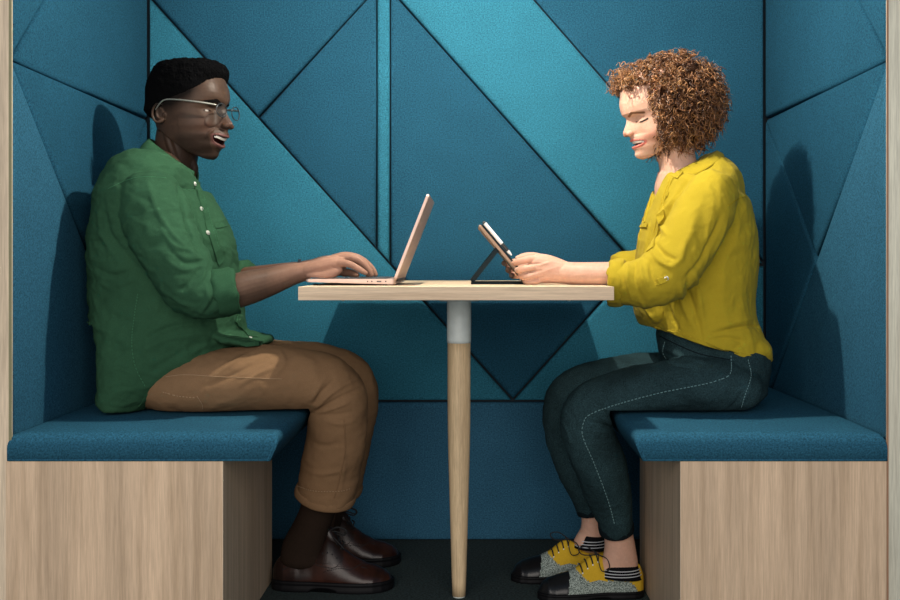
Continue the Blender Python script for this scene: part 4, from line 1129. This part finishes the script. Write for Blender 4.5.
armF = union([PL([(700, 200, .58, 15, .038), (685, 235, .60, 15, .038), (660, 268, .585, 14, .036), (630, 273, .55, 12.5, .034), (600, 273, .52, 11, .030), (572, 272, .50, 10, .026), (560, 271, .495, 10.2, .025)], k=5, seg=24)] + hand_parts(
    [[(562, 271.5, .495, 10.2, .022), (550, 270, .490, 12.5, .022), (541, 269, .487, 13, .020)]],
    [[(543, 260.5, .492, 4.2), (532, 259, .522, 3.8), (522, 260, .546, 3.6), (513, 262.3, .546, 3.5), (506, 262.8, .508, 3.4), (504, 263.2, .470, 2.8)],
     [(543, 266.5, .492, 4.2), (532, 266, .524, 3.8), (522, 267.5, .540, 3.7), (514.5, 269, .540, 3.5), (509.0, 269.8, .500, 3.4), (508, 270, .470, 2.8)],
     [(543, 273, .492, 4.0), (532, 273, .524, 3.7), (524, 275, .540, 3.5), (517, 275.6, .540, 3.4), (512.5, 275.6, .500, 3.2), (511.5, 275.4, .470, 2.7)],
     [(548, 262, .465, 5), (537, 257, .452, 4.4), (528, 256, .445, 3.9), (521, 256.8, .440, 3.2)]]), .002, 3)
V = getv(armF); m = (V[:, 0] < .294) & (V[:, 2] < TZ + .0008); V[m, 2] = TZ + .0008; setv(armF, V); off_tablet(armF)
legW = union([
    PL([(728, 392, .42, 20, .13), (715, 350, .42, 28, .11), (704, 310, .42, 32, .11), (697, 262, .42, 40, .125), (695, 230, .42, 40, .13), (694, 215, .42, 30, .12)], k=4),
    PL([(742, 388, .31, 20, .065), (680, 388, .31, 20, .065), (608, 402, .33, 19, .06), (590, 416, .335, 19, .055), (592, 440, .34, 18, .052), (606, 480, .36, 17, .045), (615, 515, .375, 14, .036), (618.5, 535, .385, 14.5, .034), (620, 550, .39, 16, .032), (619, 566, .395, 19, .030), (612, 576, .40, 18, .030)], k=5, seg=28),
    PL([(740, 382, .52, 20, .065), (660, 380, .52, 20, .065), (598, 386, .52, 18, .06), (570, 398, .52, 17, .055), (568, 430, .52, 17, .05), (580, 475, .525, 14, .042), (589, 505, .53, 10.5, .033), (591.5, 520, .53, 10, .031), (592, 533, .53, 13, .030), (588, 545, .53, 15, .030)], k=5, seg=28)], .0032, 4)
V = getv(legW); V[:, 2] = np.maximum(V[:, 2], .045); setv(legW, V); off_bench_end(legW, 1, .304, .460)
aV, aF = mesh_parts(armW); bV, bF = mesh_parts(armF); lV, lF = mesh_parts(legW)
BV, BF = join([(headV, fc), (aV, aF), (bV, bF), (lV, lF)])
me = mesh_from('person', BV, BF)
col = np.tile(np.array(wskin), (len(BV), 1))
nn = np.array([noise.noise(Vector(p) * 30) for p in BV]); col *= (1 + .06 * nn)[:, None]
col[:len(Cc)] = Cc
setcol(me, col)
wom = put('person', me, SKIN_L)
tag(wom, 'smiling woman with curly copper hair in mustard blouse and dark jeans holding a tablet', 'person')
tl = lipline(WH, ww - 4, wz + 3.0, wr - 1.0, -1.6, n=11, dz=wh - 5.4)
V, Fc = [], []
for i, p in enumerate(tl):
    for a, b in ((0, 4.2), (1.4, 2.6), (1.6, 0), (1.1, -3.0), (0, -4.4), (-3, -2.8), (-3, 2.8)): V.append((p[0] + a - .3 * (i % 2), p[1], p[2] + b))
for i in range(len(tl) - 1):
    for j in range(7): a = i * 7 + j; b = i * 7 + (j + 1) % 7; Fc.append((a, b, b + 7, a + 7))
put('teeth', mesh_from('teeth', WH.W(V), Fc), TEETH, wom)

# ---- curly hair
hc = np.array((-14., 0., 116.)); hr = np.array((150., 128., 133.))
FLIM = [50.]
def face_free(p):
    x, y, z = p
    if z < FLIM[0] * .25 + 155 and x > FLIM[0] + .10 * max(0, 100 - z): return False
    if z < 160 + .12 * abs(y) and x > 90: return False
    return True
def face_free_old(p):
    x, y, z = p
    if z < 168 and x > 50 + .10 * max(0, 100 - z): return False
    if z < 176 and x > 96: return False
    return True
def on_ell(d, k): return hc + d * hr * k
rng = random.Random(11)
bl_ = []
for i in range(260):     # lumpy mass under the curls
    d = np.array([rng.gauss(0, 1) for _ in range(3)]); d /= np.linalg.norm(d)
    p = on_ell(d, .70)
    if not face_free(p + np.array((34, 0, -16))) or p[2] < 26: continue
    r = rng.uniform(15, 23); bl_.append(sphere(p, r, 10, 7))
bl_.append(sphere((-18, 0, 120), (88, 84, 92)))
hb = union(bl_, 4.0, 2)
V = getv(hb); keep = V.copy()
lim = 38
m = (V[:, 2] < 172) & (V[:, 0] > lim); V[m, 0] = lim
setv(hb, WH.W(noisy(V, 2.0, .09, 7)))
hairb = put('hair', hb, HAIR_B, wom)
cv, cf, cc, off = [], [], [], 0
def curl(p0, dirn, L_, rad, turns, th, colr, npt=22, ph=0):
    global off
    dirn = dirn / np.linalg.norm(dirn)
    a = np.cross(dirn, np.array([rng.gauss(0, 1) for _ in range(3)])); a /= np.linalg.norm(a) + 1e-9; b = np.cross(dirn, a)
    P = []
    for i in range(npt):
        t = i / (npt - 1); r = rad * min(1, t * 3 + .2) * (1 - .25 * t)
        an = ph + turns * 2 * PI * t
        p = p0 + dirn * L_ * t + (a * math.cos(an) + b * math.sin(an)) * r + np.array((0, 0, -10. * t * t))
        if not face_free(p): break
        P.append(p)
    if len(P) < 6: return
    P = np.array(P); n = len(P)
    T = np.gradient(P, axis=0); T /= np.linalg.norm(T, axis=1)[:, None] + 1e-9
    # ribbon-like lock, diamond section
    radv = P - (p0 + np.outer((P - p0) @ dirn, dirn)); radv /= np.linalg.norm(radv, axis=1)[:, None] + 1e-9
    s_ = np.cross(T, radv); s_ /= np.linalg.norm(s_, axis=1)[:, None] + 1e-9
    base = off
    for i in range(n):
        w = th * (1 - .75 * (i / (n - 1)) ** 2); q = w * .45
        for v in (s_[i] * w, radv[i] * q, -s_[i] * w, -radv[i] * q): cv.append(P[i] + v)
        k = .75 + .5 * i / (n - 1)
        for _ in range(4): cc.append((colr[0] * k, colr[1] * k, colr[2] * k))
    for i in range(n - 1):
        for j in range(4):
            x = base + i * 4 + j; y = base + i * 4 + (j + 1) % 4; cf.append((x, y, y + 4, x + 4))
    off += n * 4
tones = [(.150, .063, .024), (.24, .105, .038), (.090, .036, .015), (.34, .17, .066), (.050, .020, .009), (.18, .074, .027)]
for i in range(3600):
    FLIM[0] = rng.uniform(42, 62)
    d = np.array([rng.gauss(0, 1) for _ in range(3)]); d /= np.linalg.norm(d)
    k = rng.uniform(.70, .90); p0 = on_ell(d, k)
    if not face_free(p0) or p0[2] < 8: continue
    if p0[0] > 30 and p0[2] < 20: continue
    g = d * rng.uniform(.15, .9) + np.array((0, 0, -.55)) + np.array([rng.gauss(0, .55) for _ in range(3)])
    curl(p0, g, rng.uniform(18, 36), rng.uniform(4.0, 7.5), rng.uniform(1.1, 2.2), rng.uniform(1.3, 2.6), rng.choice(tones), ph=rng.uniform(0, 6.28))
for i in range(900):      # loose frizz over the outline
    d = np.array([rng.gauss(0, 1) for _ in range(3)]); d /= np.linalg.norm(d)
    p0 = on_ell(d, rng.uniform(.88, .96))
    if not face_free(p0) or p0[2] < 15: continue
    g = d * rng.uniform(.3, 1.2) + np.array([rng.gauss(0, .8) for _ in range(3)])
    curl(p0, g, rng.uniform(10, 22), rng.uniform(3, 6), rng.uniform(.8, 1.8), rng.uniform(.35, .6), rng.choice(tones[:4]), ph=rng.uniform(0, 6.28))
for i in range(150):      # fringe pushed forward over the forehead
    y = rng.uniform(-62, 62); p0 = np.array((rng.uniform(64, 100) - abs(y) * .22, y, rng.uniform(168, 226)))
    FLIM[0] = 100
    curl(p0, np.array((rng.uniform(.2, 1), rng.gauss(0, .4), rng.gauss(-.1, .4))), rng.uniform(18, 34), rng.uniform(4, 7), rng.uniform(1.2, 2.4), rng.uniform(.9, 1.7), rng.choice(tones[:4]), ph=rng.uniform(0, 6.28))
for i in range(110):       # ringlets beside the cheek
    FLIM[0] = 68
    z = rng.uniform(50, 165); p0 = np.array((rng.uniform(34, 58), rng.choice((-1, 1)) * rng.uniform(60, 80), z))
    curl(p0, np.array((rng.uniform(-.1, .25), rng.gauss(0, .2), -1)), rng.uniform(20, 34), rng.uniform(4, 6), rng.uniform(1.4, 2.2), rng.uniform(.9, 1.6), rng.choice(tones), ph=rng.uniform(0, 6.28))
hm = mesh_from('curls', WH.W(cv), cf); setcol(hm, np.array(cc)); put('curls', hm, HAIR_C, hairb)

# ---- blouse
def table_cuff(*a, **k): table_edge(cuff_band(*a, **k).data)
bl = union([
    PL([(710, 362, .42, 53, .155), (708, 346, .42, 54, .16), (703, 322, .42, 49, .16), (698, 295, .42, 54, .16), (696, 262, .42, 58, .165), (697, 235, .42, 54, .175), (698, 212, .42, 48, .185), (700, 194, .42, 41, .185), (703, 182, .42, 34, .155), (702, 175, .42, 27, .115), (699, 170, .42, 20, .080), (697, 168, .42, 17, .066)], k=5, seg=48, power=2.2, capr=(.1, .1)),
    PL([(722, 350, .42, 40, .15), (748, 346, .42, 18, .13), (756, 353, .42, 10, .11), (762, 357, .42, 5, .08)], k=4, seg=28),
    PL([(714, 190, .265, 24, .062), (705, 210, .245, 27, .064), (692, 236, .22, 28, .064), (675, 262, .205, 28, .062), (657, 279, .20, 25.5, .060), (640, 283, .205, 22.5, .056), (624, 283, .215, 20, .052), (614, 282, .222, 19, .050)], k=6, seg=36, capr=(.6, .08)),
    PL([(702, 195, .575, 24, .06), (688, 225, .595, 24, .06), (664, 258, .58, 21, .055), (642, 268, .55, 18, .050), (622, 271, .525, 17, .046)], k=6, seg=32, capr=(.6, .08)),
    PL([(655, 262, .45, 14, .12), (648, 300, .44, 14, .12), (654, 322, .43, 12, .12)], k=4, seg=24)], .0038, 3)
# open neckline: sink the cloth where the chest shows
V = getv(bl); vt = [at(*q, .425) for q in ((672, 168), (656, 190), (653, 214))]
d, t = segdist(V * np.array((1, .9, 1)), np.array([(p.x, .425 * .9, p.z) for p in vt])); 
m = np.exp(-(d / (.020 * (1.25 - t))) ** 2) * (V[:, 2] > at(0, 218, .42).z)
V[:, 0] += m * .020; setv(bl, V)
hem_clip(bl, [(600, 320), (650, 326), (672, 330), (700, 341), (735, 352), (765, 361), (790, 364)], .30)
wrinkle(bl, .010, 7, (1.2, .7, .8), 51); wrinkle(bl, .0045, 18, (1.3, .7, .7), 57); wrinkle(bl, .0016, 48, (1, .7, 1), 61)
folds(bl, [
    ([(722, 214), (716, 230), (708, 246), (700, 262), (684, 280)], .006, -.008), ([(728, 218), (722, 236), (712, 256)], .006, .004),
    ([(676, 196), (664, 212), (662, 226), (668, 236)], .006, .007), ([(690, 178), (676, 196), (664, 222), (656, 244)], .005, -.006), ([(694, 220), (688, 240), (680, 256)], .008, .004),
    ([(655, 244), (664, 254), (676, 260)], .005, -.008), ([(652, 250), (660, 262), (674, 268)], .004, .006), ([(684, 240), (682, 258), (672, 266)], .005, .005),
    ([(650, 262), (652, 276), (660, 288)], .004, -.006), ([(640, 260), (642, 276), (650, 292)], .004, .006), ([(636, 262), (635, 280), (640, 296)], .004, -.005), ([(628, 262), (628, 282), (632, 300)], .004, .005),
    ([(690, 274), (688, 290), (694, 310), (702, 338)], .006, -.007), ([(680, 282), (682, 300), (690, 322)], .006, .006), ([(694, 270), (699, 296), (704, 325)], .006, .006),
    ([(668, 300), (672, 316), (680, 332)], .005, -.004), ([(712, 334), (730, 330), (752, 326), (764, 328)], .004, -.007), ([(708, 340), (726, 338), (742, 342), (736, 347)], .004, -.005), ([(716, 328), (736, 322), (754, 318)], .005, .004),
    ([(644, 214), (641, 232), (637, 250)], .004, .004), ([(650, 218), (650, 234), (645, 252)], .004, -.004), ([(640, 300), (648, 312), (656, 322)], .005, .004),
    ([(708, 168), (722, 180), (736, 196)], .006, .002), ([(729, 212), (737, 205), (745, 200)], .002, -.0014)])
V = getv(bl); V[:, 0] = np.minimum(V[:, 0], XR - .004); setv(bl, V)
table_edge(bl)
blouse = put('blouse', bl, YELLOW, wom); tbl = bvh(bl)
stitch('yoke_seam', tbl, [(728, 206), (736, 200), (745, 196)], YSTITCH, blouse, .0008)
strip('button_placket', tbl, [(676, 172), (668, 186), (663, 202), (660, 218), (655, 236), (650, 250)], .020, YELLOW, blouse, .0015)
stitch('placket_seam', tbl, [(671, 180), (665, 196), (660, 214), (655, 232)], YSTITCH, blouse, .0008, .0036)
stitch('front_edge', tbl, [(656, 186), (652, 196), (648, 210), (645, 222)], YELLOW, blouse, .0035)
strip('chest_pocket', tbl, [(638, 228), (643, 226), (648, 226)], .010, YELLOW, blouse, .003)
strip('sleeve_tab', tbl, [(655, 283), (661, 281), (667, 278.5)], .014, YELLOW, blouse, .0015)
button(tbl, 666, 278.6, BUTTON, blouse, .0056)
strip('hem', tbl, [(654, 327), (672, 332), (700, 342), (735, 353), (764, 360)], .008, YELLOW, blouse, .0006, .0012)
pa, pb_ = at(716, 151, .42), at(667, 176, .42)
pc_, pd = at(722, 158, .42), at(671, 188, .42)
collar('collar', (pa + pb_) / 2, (pb_ - pa) / 2, .062, (pc_ + pd) / 2, (pd - pc_) / 2, .104, .62, YELLOW, blouse, tip=.006)
table_cuff('sleeve_cuff', at(624, 283, .216), at(609, 282, .224), px(21.5, .22), .055, YELLOW, blouse, .005, flare=.96, amp=.005, seed=8)
table_cuff('sleeve_cuff', at(630, 271, .53), at(616, 272, .515), px(16.5, .52), .046, YELLOW, blouse, .0045, flare=.96, amp=.004, seed=9)

# ---- jeans
jn = union([
    PL([(728, 396, .42, 38, .15), (722, 382, .42, 46, .165), (716, 364, .42, 51, .165), (710, 350, .42, 50, .150), (704, 338, .42, 47, .140), (699, 328, .42, 43, .135), (696, 318, .42, 38, .125)], k=4, seg=40, power=2.3, capr=(.4, .1)),
    PL([(742, 388, .31, 22, .085), (715, 384, .30, 28, .090), (680, 386, .30, 27, .088), (645, 389, .31, 24.5, .082), (618, 396, .32, 24.5, .078), (598, 404, .33, 25, .076), (587, 418, .335, 26, .074), (590, 438, .34, 26.5, .070), (599, 462, .35, 26, .066), (608, 492, .362, 23, .058), (614, 515, .375, 18.5, .050), (616.5, 531, .385, 16, .045)], k=6, seg=40, capr=(.6, .05)),
    PL([(740, 382, .52, 24, .085), (700, 380, .52, 26, .088), (660, 378, .52, 25.5, .085), (625, 379, .52, 23.5, .08), (590, 386, .52, 22.5, .076), (570, 396, .52, 22, .072), (564, 414, .52, 21, .070), (568, 440, .52, 21, .064), (579, 475, .523, 18.5, .054), (587.5, 500, .528, 14, .044), (590.5, 512, .53, 12.5, .041)], k=6, seg=36, capr=(.6, .05))], .0038, 3)
wrinkle(jn, .004, 12, (1, .8, 1), 71); wrinkle(jn, .0018, 32, (1, .8, 1.4), 77)
folds(jn, [
    ([(612, 428), (600, 424), (586, 420)], .003, -.005), ([(612, 426), (602, 418), (590, 410)], .003, .004), ([(612, 422), (603, 411), (594, 402)], .003, -.004), ([(613, 418), (606, 406), (600, 396)], .003, .003),
    ([(612, 432), (598, 432), (582, 430)], .003, .004), ([(613, 438), (600, 440), (586, 440)], .003, -.003), ([(566, 408), (574, 418), (576, 430)], .004, -.003), ([(560, 420), (568, 432), (570, 446)], .004, .003),
    ([(655, 352), (668, 362), (690, 368)], .005, -.006), ([(660, 346), (680, 356), (704, 362)], .005, .003), ([(742, 390), (738, 400), (730, 408)], .004, -.004), ([(752, 372), (750, 388), (742, 402)], .004, .003),
    ([(604, 520), (614, 516), (628, 518)], .003, -.002), ([(602, 508), (616, 506), (628, 500)], .003, .002)])
off_bench_end(jn, 1, .304, .4580)
V = getv(jn); V[:, 0] = np.minimum(V[:, 0], XR - .006); setv(jn, V)
jeans = put('jeans', jn, DENIM, wom); tj = bvh(jn)
stitch('outer_seam', tj, [(731, 356), (730, 374), (716, 381), (700, 385), (657, 393.5), (615, 405), (590, 414.5), (583.5, 423), (583, 437), (594, 463), (608, 500), (615, 526)], DSTITCH, jeans, .0011, .0010, dash=.007)
stitch('back_pocket_seam', tj, [(748, 360), (751, 376), (746, 392), (741, 408)], DSTITCH, jeans, .0009, .0010, dash=.006)
stitch('front_pocket_seam', tj, [(665, 342), (663, 352), (667, 360)], DSTITCH, jeans, .0008, .0008, dash=.005)
stitch('waist_seam', tj, [(660, 336), (672, 342), (700, 354), (730, 360)], DENIMH, jeans, .0012, .0008)
cuff_band('hem', at(615.6, 523, .381), at(616.7, 531.5, .386), px(16.8, .385), .0465, DENIMH, jeans, .0022, amp=.0008)
cuff_band('hem', at(589.8, 506, .529), at(591, 513, .53), px(13.2, .53), .042, DENIMH, jeans, .0022, amp=.0008)

# ---- shoes
hsW = [(0, .055), (.03, .075), (.08, .086), (.14, .082), (.22, .072), (.30, .078), (.38, .094), (.44, .104), (.52, .094), (.62, .074), (.72, .062), (.82, .056), (.90, .050), (.96, .040), (1, .022)]
wsW = [(0, .006), (.015, .014), (.04, .021), (.1, .028), (.2, .031), (.35, .031), (.5, .037), (.65, .042), (.75, .043), (.85, .040), (.92, .032), (.97, .019), (.99, .011), (1, .004)]
def lowshoe(origin, yaw):
    M = Matrix.Translation(origin) @ Matrix.Rotation(yaw, 4, 'Z'); Ls = .250
    root = bpy.data.objects.new('shoe', None); COL.objects.link(root); root.parent = wom
    def mf(u, z, y):
        if u > .73 - .8 * (z - .03): return 2
        lo = .039 + .004 * math.sin((u - .1) * 6)
        if u < .16: lo = .012 + .028 * min(1, max(0, (u - .07) / .08)) ** .5
        if u > .52: lo = .039 + (u - .52) * .22
        if u > .67: return 1
        return 0 if z > lo else 1
    up = shoe(M, Ls, hsW, wsW, [SUEDE, TWEED, BLACKL], mf, root, sole_t=.016, heel=.005)
    t = bvh(up.data)
    def q(u, z, off=.001):
        p = M @ Vector((u * Ls, .10, z)); d = M.to_3x3() @ Vector((0, -1, 0))
        l, n, i, dd = t.ray_cast(p, d)
        if l is None: l, n, i, dd = t.find_nearest(M @ Vector((u * Ls, .03, z)))
        if n.dot(d) > 0: n = -n
        return l + n * off
    lc = []
    for u in (.44, .49, .54, .59):
        a = q(u, interp(u, hsW) - .018, .0012); b = M @ Vector((u * Ls + .006, 0, interp(u + .02, hsW) + .003)); c = M @ Vector((u * Ls, -.018, interp(u, hsW) - .010))
        lc.append(tube([a, (a + b) / 2 + Vector((0, 0, .003)), b, c], .0016, seg=7, k=4))
    top = M @ Vector((.43 * Ls, .006, .100))
    lc.append(tube([top, top + M.to_3x3() @ Vector((.004, .020, -.010)), top + M.to_3x3() @ Vector((-.002, .030, -.030)), top + M.to_3x3() @ Vector((-.020, .026, -.028)), top + M.to_3x3() @ Vector((-.018, .014, -.008)), top], .0013, seg=6, k=5))
    lc.append(tube([top, top + M.to_3x3() @ Vector((.026, -.008, .016)), top + M.to_3x3() @ Vector((.046, -.010, .012)), top + M.to_3x3() @ Vector((.036, -.008, -.002)), top], .0013, seg=6, k=5))
    pts_mesh('laces', lc, CORD, root)
    ey = [sphere(q(u, interp(u, hsW) - .020, .0005), (.0020, .0014, .0020), 8, 6) for u in (.44, .49, .54, .59)]
    pts_mesh('eyelets', ey, BUTTON, root)
    return root
hx = .403
lowshoe(Vector((hx, .400, 0)), PI + math.radians(4))
lowshoe(Vector((at(612, 0, .535).x, .535, 0)), PI + math.radians(2))
for (cx, cy2, Yk, a, b) in ((619.5, 571, .395, 18.5, .031), (591, 542, .53, 13.5, .031)):
    root = None
    s0, s1 = at(cx + 1, cy2 - 8, Yk), at(cx, cy2 + 6, Yk)
    sk = pts_mesh('sock', [loft([(*s0, px(a - 1.2, Yk), b), (*s0.lerp(s1, .3), px(a + .2, Yk), b + .002), (*s1, px(a + 4, Yk), b + .004)], k=4, seg=32, cap=False)], BSOCK, wom)
    st = []
    for k in range(3):
        c = s0.lerp(s1, .35 + .2 * k); ra, rb = px(a + .6 + k * 1.1, Yk) + .0006, b + .0028 + .0006 * k
        st.append(tube([(c.x + ra * math.cos(th), c.y + rb * math.sin(th), c.z) for th in np.linspace(0, 2 * PI, 25)], .0011, seg=6, k=1))
    pts_mesh('stripe', st, WSOCK, sk)

# ------------------------------------------------------------------ light
def light(name, kind, loc, energy, color, rot=None, **kw):
    l = bpy.data.lights.new(name, kind); l.energy = energy; l.color = color
    for k, v in kw.items(): setattr(l, k, v)
    o = bpy.data.objects.new(name, l); COL.objects.link(o); o.location = loc
    if rot: o.rotation_euler = rot
    return o
light('booth_lamp', 'POINT', (LX, LY, LZ), 54, (1, .93, .80), shadow_soft_size=.014)
a = light('front_fill', 'AREA', (-.3, -3.3, 1.35), 106, (1, .91, .82), (math.radians(88), 0, 0), shape='RECTANGLE', size=3.4, size_y=2.0)  # added soft fill behind the camera, in place of general room light
w = bpy.data.worlds.new('office'); SC.world = w; w.use_nodes = True
bgn = w.node_tree.nodes['Background']; bgn.inputs['Color'].default_value = (.30, .52, .82, 1); bgn.inputs['Strength'].default_value = .34
SC.view_settings.view_transform = 'Standard'; SC.view_settings.look = 'None'
SC.view_settings.gamma = 1; SC.view_settings.use_curve_mapping = False
SC.view_settings.exposure = 0.0
SC.cycles.use_denoising = True
SC.cycles.max_bounces = 6
